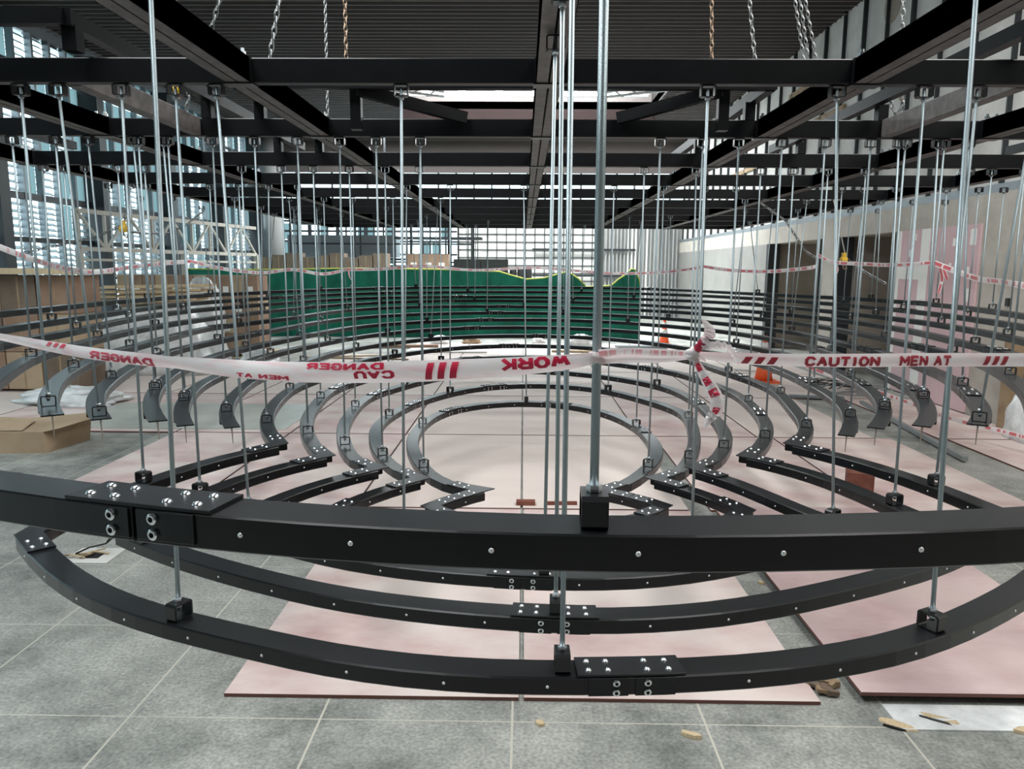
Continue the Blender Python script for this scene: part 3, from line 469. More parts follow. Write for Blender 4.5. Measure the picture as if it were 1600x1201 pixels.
 '12': [(-2.400,2.953),(-2.495,3.131),(-2.593,3.308),(-2.694,3.484),(-2.798,3.659),(-2.901,3.835),(-3.002,4.011),(-3.093,4.190),(-3.170,4.373),(-3.229,4.561),(-3.270,4.756),(-3.297,4.954),(-3.319,5.154),(-3.342,5.354),(-3.372,5.552),(-3.409,5.749),(-3.450,5.946),(-3.493,6.144),(-3.535,6.342),(-3.575,6.542),(-3.611,6.743),(-3.642,6.945),(-3.669,7.147),(-3.690,7.349),(-3.705,7.550),(-3.713,7.751),(-3.714,7.950),(-3.707,8.149),(-3.693,8.347),(-3.670,8.544),(-3.640,8.741),(-3.604,8.937),(-3.561,9.133),(-3.514,9.328),(-3.465,9.524),(-3.413,9.720),(-3.360,9.915),(-3.307,10.111),(-3.254,10.306),(-3.201,10.502),(-3.147,10.696),(-3.089,10.889),(-3.027,11.081),(-2.957,11.269),(-2.877,11.455),(-2.788,11.635),(-2.686,11.809),(-2.573,11.976),(-2.447,12.133),(-2.310,12.280),(-2.161,12.414),(-2.002,12.536),(-1.834,12.643),(-1.657,12.736),(-1.474,12.815),(-1.284,12.879),(-1.090,12.931),(-0.892,12.970),(-0.691,12.998),(-0.489,13.015),(-0.287,13.022),(-0.084,13.020),(0.119,13.010),(0.320,12.991),(0.520,12.963),(0.718,12.927),(0.914,12.882),(1.108,12.827),(1.298,12.762),(1.484,12.686),(1.666,12.601),(1.842,12.504),(2.011,12.397),(2.173,12.279),(2.327,12.151),(2.473,12.013),(2.610,11.866),(2.738,11.710),(2.857,11.547),(2.966,11.377),(3.066,11.201),(3.157,11.020),(3.240,10.835),(3.313,10.646),(3.379,10.455),(3.438,10.261),(3.490,10.066),(3.537,9.870),(3.579,9.672),(3.617,9.474),(3.652,9.275),(3.683,9.076),(3.713,8.876),(3.740,8.675),(3.764,8.474),(3.785,8.273),(3.802,8.072),(3.816,7.871),(3.825,7.671),(3.828,7.470),(3.827,7.269),(3.819,7.069),(3.806,6.869),(3.788,6.670),(3.764,6.471),(3.736,6.272),(3.702,6.074),(3.665,5.876),(3.623,5.679),(3.578,5.482),(3.529,5.287),(3.476,5.092),(3.420,4.899),(3.359,4.707),(3.293,4.517),(3.223,4.329),(3.147,4.143),(3.065,3.959),(2.978,3.777),(2.885,3.598),(2.787,3.421)],
 '13': [(-2.511,2.850),(-2.605,3.026),(-2.699,3.203),(-2.794,3.381),(-2.888,3.560),(-2.982,3.740),(-3.073,3.922),(-3.161,4.105),(-3.244,4.290),(-3.320,4.477),(-3.386,4.666),(-3.442,4.858),(-3.488,5.053),(-3.523,5.249),(-3.552,5.448),(-3.576,5.647),(-3.599,5.847),(-3.622,6.048),(-3.648,6.249),(-3.675,6.449),(-3.705,6.649),(-3.736,6.850),(-3.766,7.050),(-3.794,7.250),(-3.819,7.450),(-3.839,7.651),(-3.853,7.851),(-3.860,8.051),(-3.860,8.251),(-3.852,8.451),(-3.836,8.650),(-3.812,8.849),(-3.780,9.047),(-3.742,9.244),(-3.698,9.441),(-3.649,9.638),(-3.598,9.835),(-3.545,10.031),(-3.491,10.228),(-3.436,10.424),(-3.382,10.620),(-3.327,10.816),(-3.271,11.010),(-3.212,11.203),(-3.147,11.392),(-3.075,11.578),(-2.994,11.760),(-2.902,11.936),(-2.799,12.107),(-2.684,12.271),(-2.558,12.427),(-2.421,12.577),(-2.274,12.718),(-2.120,12.851),(-1.958,12.976),(-1.789,13.092),(-1.616,13.199),(-1.438,13.296),(-1.257,13.384),(-1.071,13.461),(-0.883,13.529),(-0.692,13.585),(-0.498,13.631),(-0.302,13.666),(-0.104,13.690),(0.096,13.702),(0.297,13.703),(0.498,13.693),(0.698,13.672),(0.898,13.639),(1.095,13.594),(1.290,13.538),(1.479,13.471),(1.664,13.391),(1.841,13.300),(2.011,13.197),(2.173,13.083),(2.326,12.957),(2.470,12.821),(2.605,12.675),(2.731,12.520),(2.849,12.358),(2.960,12.189),(3.063,12.013),(3.159,11.834),(3.250,11.650),(3.335,11.464),(3.416,11.276),(3.492,11.086),(3.564,10.896),(3.632,10.705),(3.696,10.514),(3.755,10.322),(3.811,10.129),(3.861,9.936),(3.907,9.742),(3.948,9.547),(3.983,9.350),(4.013,9.152),(4.038,8.953),(4.058,8.752),(4.073,8.551),(4.083,8.349),(4.089,8.147),(4.091,7.944),(4.088,7.742),(4.081,7.539),(4.070,7.337),(4.055,7.135),(4.036,6.934),(4.012,6.734),(3.984,6.534),(3.951,6.336),(3.913,6.138),(3.871,5.941),(3.824,5.745),(3.773,5.551),(3.717,5.357),(3.657,5.165),(3.592,4.974),(3.524,4.784),(3.453,4.596),(3.378,4.409),(3.299,4.223),(3.218,4.039),(3.133,3.856),(3.045,3.675),(2.954,3.495)],
 '14': [(-2.903,3.155),(-2.981,3.342),(-3.064,3.527),(-3.151,3.710),(-3.241,3.891),(-3.334,4.071),(-3.428,4.249),(-3.519,4.428),(-3.607,4.608),(-3.688,4.789),(-3.759,4.974),(-3.820,5.163),(-3.869,5.356),(-3.906,5.552),(-3.932,5.752),(-3.952,5.954),(-3.969,6.156),(-3.986,6.356),(-4.008,6.554),(-4.033,6.750),(-4.059,6.945),(-4.081,7.142),(-4.096,7.341),(-4.103,7.544),(-4.103,7.749),(-4.098,7.954),(-4.091,8.159),(-4.083,8.363),(-4.073,8.564),(-4.060,8.764),(-4.045,8.962),(-4.025,9.159),(-4.000,9.354),(-3.970,9.549),(-3.932,9.743),(-3.889,9.936),(-3.838,10.129),(-3.782,10.321),(-3.721,10.513),(-3.656,10.704),(-3.588,10.894),(-3.516,11.082),(-3.442,11.269),(-3.365,11.455),(-3.286,11.640),(-3.205,11.823),(-3.119,12.004),(-3.030,12.183),(-2.935,12.361),(-2.835,12.535),(-2.729,12.706),(-2.617,12.872),(-2.497,13.033),(-2.370,13.189),(-2.235,13.337),(-2.093,13.478),(-1.943,13.610),(-1.785,13.734),(-1.620,13.848),(-1.449,13.953),(-1.272,14.049),(-1.090,14.134),(-0.903,14.210),(-0.713,14.276),(-0.520,14.332),(-0.325,14.378),(-0.129,14.413),(0.068,14.437),(0.267,14.451),(0.466,14.452),(0.665,14.441),(0.864,14.417),(1.062,14.380),(1.257,14.330),(1.449,14.265),(1.635,14.187),(1.813,14.095),(1.982,13.989),(2.140,13.871),(2.287,13.741),(2.421,13.599),(2.543,13.446),(2.653,13.285),(2.754,13.116),(2.845,12.939),(2.929,12.758),(3.008,12.572),(3.083,12.384),(3.156,12.194),(3.229,12.003),(3.302,11.812),(3.379,11.623),(3.458,11.435),(3.540,11.248),(3.626,11.064),(3.715,10.880),(3.804,10.698),(3.893,10.516),(3.979,10.332),(4.061,10.148),(4.137,9.961),(4.205,9.771),(4.264,9.579),(4.315,9.385),(4.355,9.189),(4.387,8.991),(4.409,8.791),(4.422,8.592),(4.426,8.391),(4.422,8.191),(4.411,7.991),(4.393,7.792),(4.369,7.594),(4.340,7.396),(4.306,7.199),(4.268,7.002),(4.226,6.806),(4.182,6.611),(4.135,6.416),(4.087,6.222),(4.036,6.028),(3.983,5.835),(3.929,5.642),(3.872,5.450),(3.813,5.259),(3.750,5.069),(3.685,4.880),(3.616,4.692),(3.543,4.505),(3.466,4.320),(3.385,4.136),(3.300,3.954),(3.210,3.773),(3.116,3.594)],
 'w5L': [(-1.282,3.878),(-1.349,3.795),(-1.409,3.708),(-1.464,3.618),(-1.513,3.525),(-1.556,3.429),(-1.593,3.330),(-1.626,3.229),(-1.654,3.127),(-1.678,3.024),(-1.698,2.919),(-1.712,2.815),(-1.720,2.709),(-1.723,2.604),(-1.718,2.498)],
 'w4L': [(-1.034,3.897),(-1.110,3.819),(-1.178,3.736),(-1.239,3.649),(-1.292,3.556),(-1.338,3.460),(-1.377,3.361),(-1.410,3.259),(-1.438,3.155),(-1.462,3.050),(-1.481,2.944),(-1.496,2.838),(-1.508,2.731)],
 'w3L': [(-0.763,3.901),(-0.822,3.843),(-0.878,3.782),(-0.930,3.718),(-0.978,3.651),(-1.023,3.583),(-1.064,3.512),(-1.101,3.438),(-1.134,3.363),(-1.164,3.287),(-1.190,3.208),(-1.212,3.129),(-1.230,3.048)],
 'w2L': [(-0.545,3.927),(-0.586,3.887),(-0.624,3.845),(-0.661,3.802),(-0.695,3.758),(-0.727,3.712),(-0.757,3.665),(-0.785,3.617),(-0.811,3.567),(-0.834,3.517),(-0.855,3.464),(-0.874,3.411),(-0.890,3.356)],
 'w1L': [(-0.202,3.954),(-0.227,3.932),(-0.251,3.910),(-0.275,3.888),(-0.298,3.864),(-0.320,3.840),(-0.342,3.816),(-0.363,3.791),(-0.383,3.765),(-0.403,3.739),(-0.422,3.712),(-0.440,3.685),(-0.458,3.657)],
 'w1R': [(0.416,3.975),(0.446,3.958),(0.475,3.940),(0.503,3.922),(0.530,3.902),(0.556,3.881),(0.581,3.859),(0.606,3.836),(0.629,3.812),(0.652,3.787),(0.674,3.761),(0.695,3.734),(0.715,3.706)],
 'w2R': [(0.721,3.985),(0.757,3.945),(0.791,3.904),(0.824,3.863),(0.855,3.820),(0.886,3.777),(0.914,3.733),(0.942,3.687),(0.968,3.641),(0.992,3.594),(1.015,3.547),(1.037,3.498),(1.057,3.449)],
 'w3R': [(0.929,3.965),(0.981,3.891),(1.028,3.815),(1.071,3.736),(1.110,3.655),(1.146,3.573),(1.180,3.490),(1.213,3.407),(1.246,3.324),(1.282,3.241),(1.322,3.161),(1.365,3.082),(1.411,3.005)],
 'w4R': [(1.205,3.983),(1.278,3.906),(1.342,3.825),(1.399,3.739),(1.448,3.649),(1.489,3.555),(1.523,3.458),(1.552,3.358),(1.577,3.258),(1.602,3.157),(1.629,3.056),(1.660,2.957),(1.694,2.860),(1.733,2.763)],
 'w5R': [(1.458,4.003),(1.517,3.921),(1.572,3.836),(1.622,3.749),(1.667,3.660),(1.708,3.569),(1.744,3.475),(1.775,3.380),(1.802,3.283),(1.825,3.185),(1.845,3.087),(1.863,2.988),(1.881,2.889),(1.899,2.790),(1.917,2.691),(1.936,2.593)],
 'l5': [(-1.718,2.498),(-1.649,2.425),(-1.579,2.353),(-1.507,2.284),(-1.434,2.216),(-1.357,2.152),(-1.278,2.091),(-1.195,2.035),(-1.110,1.983),(-1.021,1.937),(-0.930,1.895),(-0.837,1.857),(-0.744,1.821),(-0.650,1.786),(-0.556,1.752),(-0.461,1.722),(-0.364,1.697),(-0.266,1.678),(-0.167,1.665),(-0.067,1.657),(0.034,1.655),(0.134,1.656),(0.234,1.661),(0.334,1.668),(0.433,1.679),(0.532,1.693),(0.630,1.712),(0.727,1.736),(0.822,1.766),(0.916,1.801),(1.008,1.843),(1.096,1.890),(1.182,1.941),(1.266,1.996),(1.348,2.053),(1.429,2.112),(1.508,2.173),(1.584,2.237),(1.659,2.304),(1.731,2.373),(1.801,2.445),(1.869,2.518),(1.936,2.593)],
 'l4': [(-1.508,2.731),(-1.426,2.671),(-1.342,2.613),(-1.257,2.557),(-1.170,2.503),(-1.082,2.453),(-0.992,2.404),(-0.901,2.357),(-0.809,2.313),(-0.717,2.270),(-0.623,2.231),(-0.527,2.197),(-0.430,2.168),(-0.331,2.144),(-0.230,2.123),(-0.129,2.106),(-0.028,2.093),(0.074,2.084),(0.175,2.080),(0.277,2.083),(0.378,2.093),(0.479,2.110),(0.578,2.133),(0.676,2.163),(0.772,2.197),(0.866,2.236),(0.959,2.278),(1.051,2.321),(1.143,2.366),(1.233,2.413),(1.323,2.462),(1.410,2.514),(1.495,2.571),(1.578,2.631),(1.657,2.695),(1.733,2.764)],
 'l3': [(-1.230,3.048),(-1.151,2.981),(-1.070,2.918),(-0.985,2.859),(-0.898,2.805),(-0.809,2.754),(-0.717,2.708),(-0.623,2.667),(-0.526,2.632),(-0.428,2.602),(-0.328,2.578),(-0.227,2.558),(-0.125,2.542),(-0.023,2.530),(0.080,2.523),(0.183,2.520),(0.286,2.525),(0.388,2.537),(0.488,2.558),(0.587,2.587),(0.683,2.623),(0.777,2.665),(0.870,2.710),(0.961,2.757),(1.052,2.805),(1.143,2.855),(1.233,2.904),(1.322,2.955),(1.411,3.006)],
 'l2': [(-0.890,3.356),(-0.813,3.291),(-0.732,3.230),(-0.649,3.174),(-0.562,3.123),(-0.472,3.078),(-0.380,3.039),(-0.285,3.006),(-0.187,2.981),(-0.089,2.963),(0.012,2.954),(0.112,2.952),(0.213,2.958),(0.313,2.972),(0.411,2.995),(0.506,3.026),(0.599,3.066),(0.687,3.113),(0.772,3.167),(0.851,3.228),(0.925,3.295),(0.994,3.369),(1.057,3.449)],
 'l1': [(-0.458,3.657),(-0.387,3.573),(-0.308,3.504),(-0.219,3.449),(-0.123,3.410),(-0.021,3.385),(0.085,3.376),(0.191,3.383),(0.294,3.404),(0.393,3.439),(0.486,3.488),(0.570,3.549),(0.647,3.621),(0.715,3.706)],
 'front': [(-2.217,1.826),(-2.104,1.764),(-1.989,1.702),(-1.874,1.642),(-1.758,1.583),(-1.642,1.525),(-1.525,1.468),(-1.407,1.413),(-1.289,1.359),(-1.170,1.306),(-1.075,1.265),(-0.980,1.226),(-0.883,1.189),(-0.786,1.155),(-0.688,1.122),(-0.589,1.092),(-0.489,1.065),(-0.389,1.043),(-0.288,1.024),(-0.185,1.010),(-0.082,0.999),(0.021,0.992),(0.123,0.989),(0.227,0.991),(0.330,0.997),(0.433,1.006),(0.535,1.017),(0.637,1.031),(0.739,1.049),(0.840,1.071),(0.939,1.099),(1.063,1.138),(1.186,1.181),(1.307,1.227),(1.427,1.278),(1.545,1.331),(1.662,1.388),(1.777,1.449),(1.890,1.513),(2.001,1.581)],
}
SPLICES = [('1', 21.0), ('1', 30.0), ('1', 40.59), ('2', 19.9), ('2', 30.0), ('3', 21.0), ('3', 60.0), ('4', 20.0), ('4', 40.0), ('4', 59.14), ('4', 79.62), ('5', 50.62), ('5', 81.79), ('6', 35.69), ('6', 59.7), ('7', 24.05), ('7', 36.07), ('7', 71.61), ('8', 24.0), ('8', 41.7), ('8', 70.61), ('8', 83.5), ('9', 48.37), ('9', 83.55), ('9', 95.94), ('9', 23.84), ('10', 25.0), ('10', 55.32), ('10', 95.65), ('11', 54.74), ('11', 106.93), ('11', 40.0), ('12', 56.05), ('12', 82.0), ('13', 52.0), ('13', 67.46), ('13', 103.0), ('13', 39.0), ('14', 33.37), ('14', 52.0), ('14', 79.0), ('14', 107.51), ('l5', 22.21), ('l4', 17.24), ('l3', 13.31), ('front', 15.4)]
# tier, place along it, x, y, direction, grid row
RODS = [
 ('1', 5.1, -0.594, 4.426, 1.906, 3),
 ('1', 15.85, -0.769, 5.701, 1.497, 4),
 ('1', 27.6, 0.034, 6.706, 0.017, 5),
 ('1', 39.45, 0.875, 5.699, -1.388, 4),
 ('1', 49.69, 0.769, 4.485, -1.961, 3),
 ('2', 4.9, -0.846, 4.446, 1.956, 3),
 ('2', 15.45, -1.024, 5.694, 1.447, 4),
 ('2', 25.25, -0.663, 6.815, 1.015, 5),
 ('2', 40.05, 0.802, 7.006, -0.944, 5),
 ('2', 51.75, 1.274, 5.705, -1.612, 4),
 ('2', 62.36, 1.01, 4.448, -1.895, 3),
 ('3', 5.2, -1.073, 4.452, 1.861, 3),
 ('3', 15.65, -1.285, 5.7, 1.628, 4),
 ('3', 25.2, -1.079, 6.821, 1.192, 5),
 ('3', 52.4, 1.246, 6.945, -1.148, 5),
 ('3', 73.37, 1.213, 4.452, -1.931, 3),
 ('4', 4.9, -1.296, 4.452, 1.921, 3),
 ('4', 15.45, -1.551, 5.7, 1.67, 4),
 ('4', 36.6, -0.886, 8.13, 0.891, 6),
 ('4', 65.54, 1.614, 6.963, -1.362, 5),
 ('4', 76.05, 1.721, 5.699, -1.67, 4),
 ('4', 86.63, 1.455, 4.447, -1.95, 3),
 ('5', 5.0, -1.542, 4.449, 1.93, 3),
 ('5', 15.6, -1.786, 5.699, 1.613, 4),
 ('5', 36.45, -1.392, 8.142, 1.066, 6),
 ('5', 80.1, 1.89, 6.903, -1.423, 5),
 ('5', 90.15, 1.96, 5.697, -1.714, 4),
 ('5', 100.8, 1.697, 4.449, -1.893, 3),
 ('6', 2.45, -1.784, 4.448, 1.935, 3),
 ('6', 8.8, -2.08, 5.699, 1.685, 4),
 ('6', 14.95, -2.038, 6.941, 1.492, 5),
 ('6', 21.25, -1.823, 8.197, 1.246, 6),
 ('6', 28.05, -1.149, 9.386, 0.761, 7),
 ('6', 60.85, 2.209, 5.7, -1.665, 4),
 ('6', 67.15, 1.954, 4.453, -1.949, 3),
 ('7', 3.95, -2.039, 4.453, 1.932, 3),
 ('7', 4.4, -2.068, 4.538, 1.885, 3),
 ('7', 16.55, -2.346, 6.952, 1.476, 5),
 ('7', 22.75, -2.13, 8.183, 1.345, 6),
 ('7', 29.2, -1.691, 9.398, 1.038, 7),
 ('7', 57.05, 2.33, 8.266, -1.271, 6),
 ('7', 70.01, 2.482, 5.701, -1.74, 4),
 ('7', 76.45, 2.148, 4.448, -1.972, 3),
 ('7', 76.92, 2.111, 4.361, -1.972, 3),
 ('8', 5.1, -2.209, 4.447, 1.924, 3),
 ('8', 5.55, -2.24, 4.532, 1.924, 3),
 ('8', 17.7, -2.569, 6.945, 1.491, 5),
 ('8', 23.45, -2.408, 8.089, 1.427, 6),
 ('8', 37.15, -1.348, 10.568, 0.681, 8),
 ('8', 52.6, 1.461, 10.583, -0.747, 8),
 ('8', 72.45, 2.827, 6.95, -1.626, 5),
 ('8', 85.06, 2.366, 4.447, -1.96, 3),
 ('8', 85.52, 2.33, 4.361, -1.96, 3),
 ('9', 0.4, -1.905, 3.312, 2.163, 2),
 ('9', 6.75, -2.465, 4.449, 1.91, 3),
 ('9', 13.2, -2.798, 5.705, 1.711, 4),
 ('9', 19.35, -2.831, 6.94, 1.496, 5),
 ('9', 32.05, -2.545, 9.465, 1.35, 7),
 ('9', 47.8, -0.556, 11.679, 0.231, 9),
 ('9', 53.7, 0.618, 11.632, -0.271, 9),
 ('9', 62.55, 2.026, 10.597, -0.921, 8),
 ('9', 68.75, 2.628, 9.523, -1.163, 7),
 ('9', 74.5, 2.977, 8.408, -1.392, 6),
 ('9', 81.8, 3.024, 6.949, -1.566, 5),
 ('9', 94.5, 2.596, 4.448, -1.938, 3),
 ('9', 100.56, 2.054, 3.362, -2.178, 2),
 ('10', 1.2, -2.059, 3.2, 2.148, 2),
 ('10', 8.25, -2.688, 4.448, 1.905, 3),
 ('10', 14.65, -2.997, 5.694, 1.706, 4),
 ('10', 27.05, -3.083, 8.15, 1.34, 6),
 ('10', 32.8, -2.825, 9.283, 1.397, 7),
 ('10', 41.05, -2.544, 10.912, 1.199, 8),
 ('10', 48.46, -1.646, 12.047, 0.535, 9),
 ('10', 57.0, 0.013, 12.326, -0.125, 9),
 ('10', 72.4, 2.509, 10.703, -1.016, 8),
 ('10', 78.4, 3.025, 9.61, -1.236, 7),
 ('10', 91.85, 3.309, 6.95, -1.621, 5),
 ('10', 98.1, 3.23, 5.7, -1.707, 4),
 ('10', 104.65, 2.87, 4.452, -1.954, 3),
 ('11', 9.55, -2.939, 4.449, 1.91, 3),
 ('11', 15.9, -3.24, 5.697, 1.766, 4),
 ('11', 22.2, -3.402, 6.948, 1.606, 5),
 ('11', 34.1, -3.228, 9.339, 1.401, 7),
 ('11', 48.2, -2.268, 11.987, 0.92, 9),
 ('11', 57.05, -0.826, 12.927, 0.154, 10),
 ('11', 65.5, 0.829, 12.662, -0.488, 10),
 ('11', 86.15, 3.333, 9.465, -1.287, 7),
 ('11', 91.95, 3.571, 8.324, -1.432, 6),
 ('11', 105.05, 3.39, 5.697, -1.732, 4),
 ('12', 14.75, -3.4, 5.7, 1.756, 4),
 ('12', 21.0, -3.642, 6.945, 1.704, 5),
 ('12', 27.3, -3.703, 8.208, 1.5, 6),
 ('12', 33.45, -3.492, 9.416, 1.326, 7),
 ('12', 39.4, -3.179, 10.58, 1.299, 8),
 ('12', 52.55, -1.737, 12.694, 0.484, 10),
 ('12', 70.85, 1.816, 12.519, -0.504, 9),
 ('12', 89.1, 3.62, 9.454, -1.397, 7),
 ('12', 95.35, 3.791, 8.203, -1.486, 6),
 ('12', 101.6, 3.811, 6.949, -1.636, 5),
 ('12', 107.9, 3.627, 5.699, -1.781, 4),
 ('13', 15.25, -3.582, 5.697, 1.685, 4),
 ('13', 21.5, -3.751, 6.95, 1.72, 5),
 ('13', 38.35, -3.472, 10.297, 1.297, 8),
 ('13', 59.45, -0.986, 13.492, 0.347, 10),
 ('13', 69.72, 1.04, 13.607, -0.225, 10),
 ('13', 96.45, 3.964, 9.458, -1.395, 7),
 ('13', 102.7, 4.087, 8.208, -1.541, 6),
 ('13', 108.95, 4.037, 6.944, -1.665, 5),
 ('14', 26.2, -4.089, 8.2, 1.532, 6),
 ('14', 33.15, -3.964, 9.578, 1.377, 7),
 ('14', 56.1, -1.927, 13.622, 0.665, 10),
 ('14', 45.3, -3.179, 11.877, 1.127, 9),
 ('14', 74.05, 1.458, 14.261, -0.397, 11),
 ('14', 92.35, 3.487, 11.37, -1.158, 9),
 ('14', 102.65, 4.297, 9.453, -1.314, 7),
 ('14', 108.95, 4.422, 8.201, -1.591, 6),
 ('14', 115.3, 4.255, 6.943, -1.782, 5),
 ('w5L', 7.68, -1.645, 3.16, -1.839, 2),
 ('w4L', 7.45, -1.423, 3.212, -1.834, 2),
 ('w3L', 10.35, -1.198, 3.18, -1.842, 2),
 ('w5R', 8.52, 1.814, 3.232, -1.34, 2),
 ('w4R', 9.0, 1.602, 3.157, -1.328, 2),
 ('w3R', 10.3, 1.335, 3.137, -1.072, 2),
 ('l5', 10.18, -0.913, 1.888, -0.388, 1),
 ('l5', 20.64, 0.098, 1.656, 0.01, 1),
 ('l5', 30.8, 1.079, 1.881, 0.491, 1),
 ('l4', 17.27, 0.102, 2.083, -0.04, 1),
 ('l3', 14.01, 0.081, 2.523, -0.029, 1),
 ('l2', 4.67, -0.502, 3.093, -0.464, 2),
 ('l2', 17.58, 0.737, 3.145, 0.566, 2),
 ('front', 12.75, 0.098, 0.99, -0.029, 0),
]
# ---------------------------------------------------------------- curved steel tiers
HB, WB = .046, .084
TN = {k: ORD[k] for k in range(1, 15)}
def ztop(k): return EYE-DROP[k]
def segpath(n): return PATHS[n]
def bolts_on(plate, P, s, dists, rows, z):
    for dd in dists:
        p, d = walk(P, s, dd); nrm = Vector((d.y,-d.x,0))
        for r in rows:
            q = p+nrm*r; put('bolt', BOLT, plate, (q.x, q.y, z))
def splice(root, P, s, z, near, side, side_rows=True):
    L = .125
    pts = []
    for i in range(7):
        p, d = walk(P, s, -L+2*L*i/6); pts.append((p.x, p.y))
    mb = sweep(pts, z+.0062, WB-.001, .006, ch=.001)
    if not near:
        for dd in (-.1,-.065,.03+.035,.1):
            p, d = walk(P, s, dd); nrm = Vector((d.y,-d.x,0))
            for r in (-.02,.02):
                q = p+nrm*r; o = len(mb.v); n = 6
                for k in range(n): a = 2*math.pi*k/n; mb.v.append((q.x+.009*math.cos(a), q.y+.009*math.sin(a), z+.006))
                mb.v.append((q.x, q.y, z+.012))
                for k in range(n): mb.f.append((o+k, o+(k+1) % n, o+n)); mb.m.append(1)
        # side plate with bolt heads on the inner face
        sgn = side
        p, d = walk(P, s, 0); nrm = Vector((d.y,-d.x,0))*sgn
        for dd in (-.09,-.05,.05,.09):
            q, d = walk(P, s, dd); nn = Vector((d.y,-d.x,0))*sgn
            for zz in (-.014,-.034):
                c = q+nn*(WB/2+.003)+Vector((0,0,z+zz)); mb.bar(c-nn*.004, c+nn*.001, .010, .010, 1)
        world('splice_plate', mb, ['plate','bolt'], root); return
    pl = world('splice_plate', mb, 'plate', root)
    bolts_on(pl, P, s, (-.098,-.052,.04,.09), (-.020,.020), z+.0062)
    # outer face: two short cover plates and socket bolts
    for a, c in ((-.10,-.008),(.008,.10)):
        pp = []
        for i in range(5):
            p, d = walk(P, s, a+(c-a)*i/4); q = p+Vector((d.y,-d.x,0))*side*(WB/2+.0015); pp.append((q.x, q.y))
        sp = world('side_plate', sweep(pp, z-.001, .004, HB-.002, ch=.0008), 'plate', root)
        dm = c-.028 if a < 0 else a+.028
        p, d = walk(P, s, dm); nn = Vector((d.y,-d.x,0))*side
        for zz in (-.012,-.035):
            q = p+nn*(WB/2+.0034); o = put('bolt', SOCKET, sp, (q.x, q.y, z+zz))
            o.rotation_euler = nn.to_track_quat('Z','Y').to_euler()
def screws(root, P, z, side, step, start=.1):
    t = start; Lt = length(P)
    while t < Lt-.05:
        p, d = walk(P, 0, t); nn = Vector((d.y,-d.x,0))*side; q = p+nn*(WB/2-.0005)
        o = put('screw', SCREW, root, (q.x, q.y, z-HB*.52)); o.rotation_euler = nn.to_track_quat('Z','Y').to_euler(); t += step
def corner(root, A, B, z):
    """V-shaped corner plate: A ends at the corner, B starts there (both as lists away from the corner)"""
    def off(P, d): p, t = walk(P, 0, d); return (p.x, p.y)
    a2, a1 = off(A, .20), off(A, .1); c = ((A[0][0]+B[0][0])/2, (A[0][1]+B[0][1])/2); b1, b2 = off(B, .1), off(B, .20)
    pl = world('corner_plate', sweep([a2, a1, c, b1, b2], z+.0062, WB, .006, ch=.001), 'plate', root)
    for P in (A, B):
        for dd in (.09,.16):
            p, d = walk(P, 0, dd); nrm = Vector((d.y,-d.x,0))
            for r in (-.020,.020): q = p+nrm*r; put('bolt', BOLT, pl, (q.x, q.y, z+.0062))
roots = {}
for k in range(1, 15):
    P = PATHS[str(k)]; z = ztop(k)
    mid = P[len(P)//2]
    if k <= 5: lab = 'closed black curved steel loop with pointed front corners, %s from the inside' % TN[k]
    elif k <= 10: lab = 'open black curved steel arc, %s tier from the inside, ending in free ends' % TN[k]
    else: lab = 'long black curved steel arc of the outer tiers, %s from the inside' % TN[k]
    if k == 14: lab = 'outermost and highest black curved steel arc, nearest the green net'
    t = thing('curved_steel_tier', lab, 'steel beam', (mid[0], mid[1], z-HB), 'curved steel tiers of the hanging structure'); roots[k] = t
    if 6 <= k <= 10:        # the free ends run out as a flat tongue above a pointed fin
        def cutpath(P, d0, d1):
            Lt = length(P); n = max(8, int((d1-d0)/.1)); return [tuple(walk(P, 0, d0+(d1-d0)*i/n)[0][:2]) for i in range(n+1)]
        Lt = length(P)
        world('back_arc', sweep(cutpath(P, .32, Lt-.32), z, WB, HB), 'steel', t)
        world('end_tongue', sweep(cutpath(P, 0, .34), z+.0004, WB, .006, ch=.001), 'steel', t)
        world('end_tongue', sweep(cutpath(P, Lt-.34, Lt), z+.0004, WB, .006, ch=.001), 'steel', t)
    else: world('back_arc', sweep(P, z, WB, HB, -.015 if k < 6 else 0, -.015 if k < 6 else 0), 'steel', t)
    if k <= 5:
        wl, wr, ln = PATHS['w%dL' % k], PATHS['w%dR' % k], PATHS['l%d' % k]
        world('left_wing', sweep(wl, z, WB, HB, -.03, -.02, z_off=-.0006), 'steel', t)
        world('right_wing', sweep(wr, z, WB, HB, -.03, -.02, z_off=-.0006), 'steel', t)
        world('front_arc', sweep(ln, z, WB, HB, -.01, -.01, z_off=-.0003), 'steel', t)
        corner(t, P, wl, z); corner(t, P[::-1], wr, z)
        corner(t, wl[::-1], ln, z); corner(t, wr[::-1], ln[::-1], z)
        screws(t, P, z, 1, .26)
        screws(t, wl, z, -1, .23, .17); screws(t, wr, z, 1, .23, .17)
        if k > 1: screws(t, ln, z, 1, .235, .15)
    elif k <= 10:
        for e in (0, -1):          # locating spikes below the free ends
            p = Vector((P[e][0], P[e][1], 0)); q = Vector((P[1 if e == 0 else -2][0], P[1 if e == 0 else -2][1], 0)); d = (q-p).normalized(); s = Vector((d.y,-d.x,0))*.002
            b = MB(); pr = [p+d*.004, p+d*.075, p+d*.03, p+d*.004]; zz = [-.0055,-.0055,-.05,-.092]
            vs = [(a+s*g+Vector((0,0,z+h))) for g in (-1,1) for a, h in zip(pr, zz)]
            b.add(vs, [(0,1,2,3),(7,6,5,4),(0,4,5,1),(1,5,6,2),(2,6,7,3),(3,7,4,0)])
            world('end_fin', b, 'spike', t)
FP = PATHS['front']; zf = ztop(14)
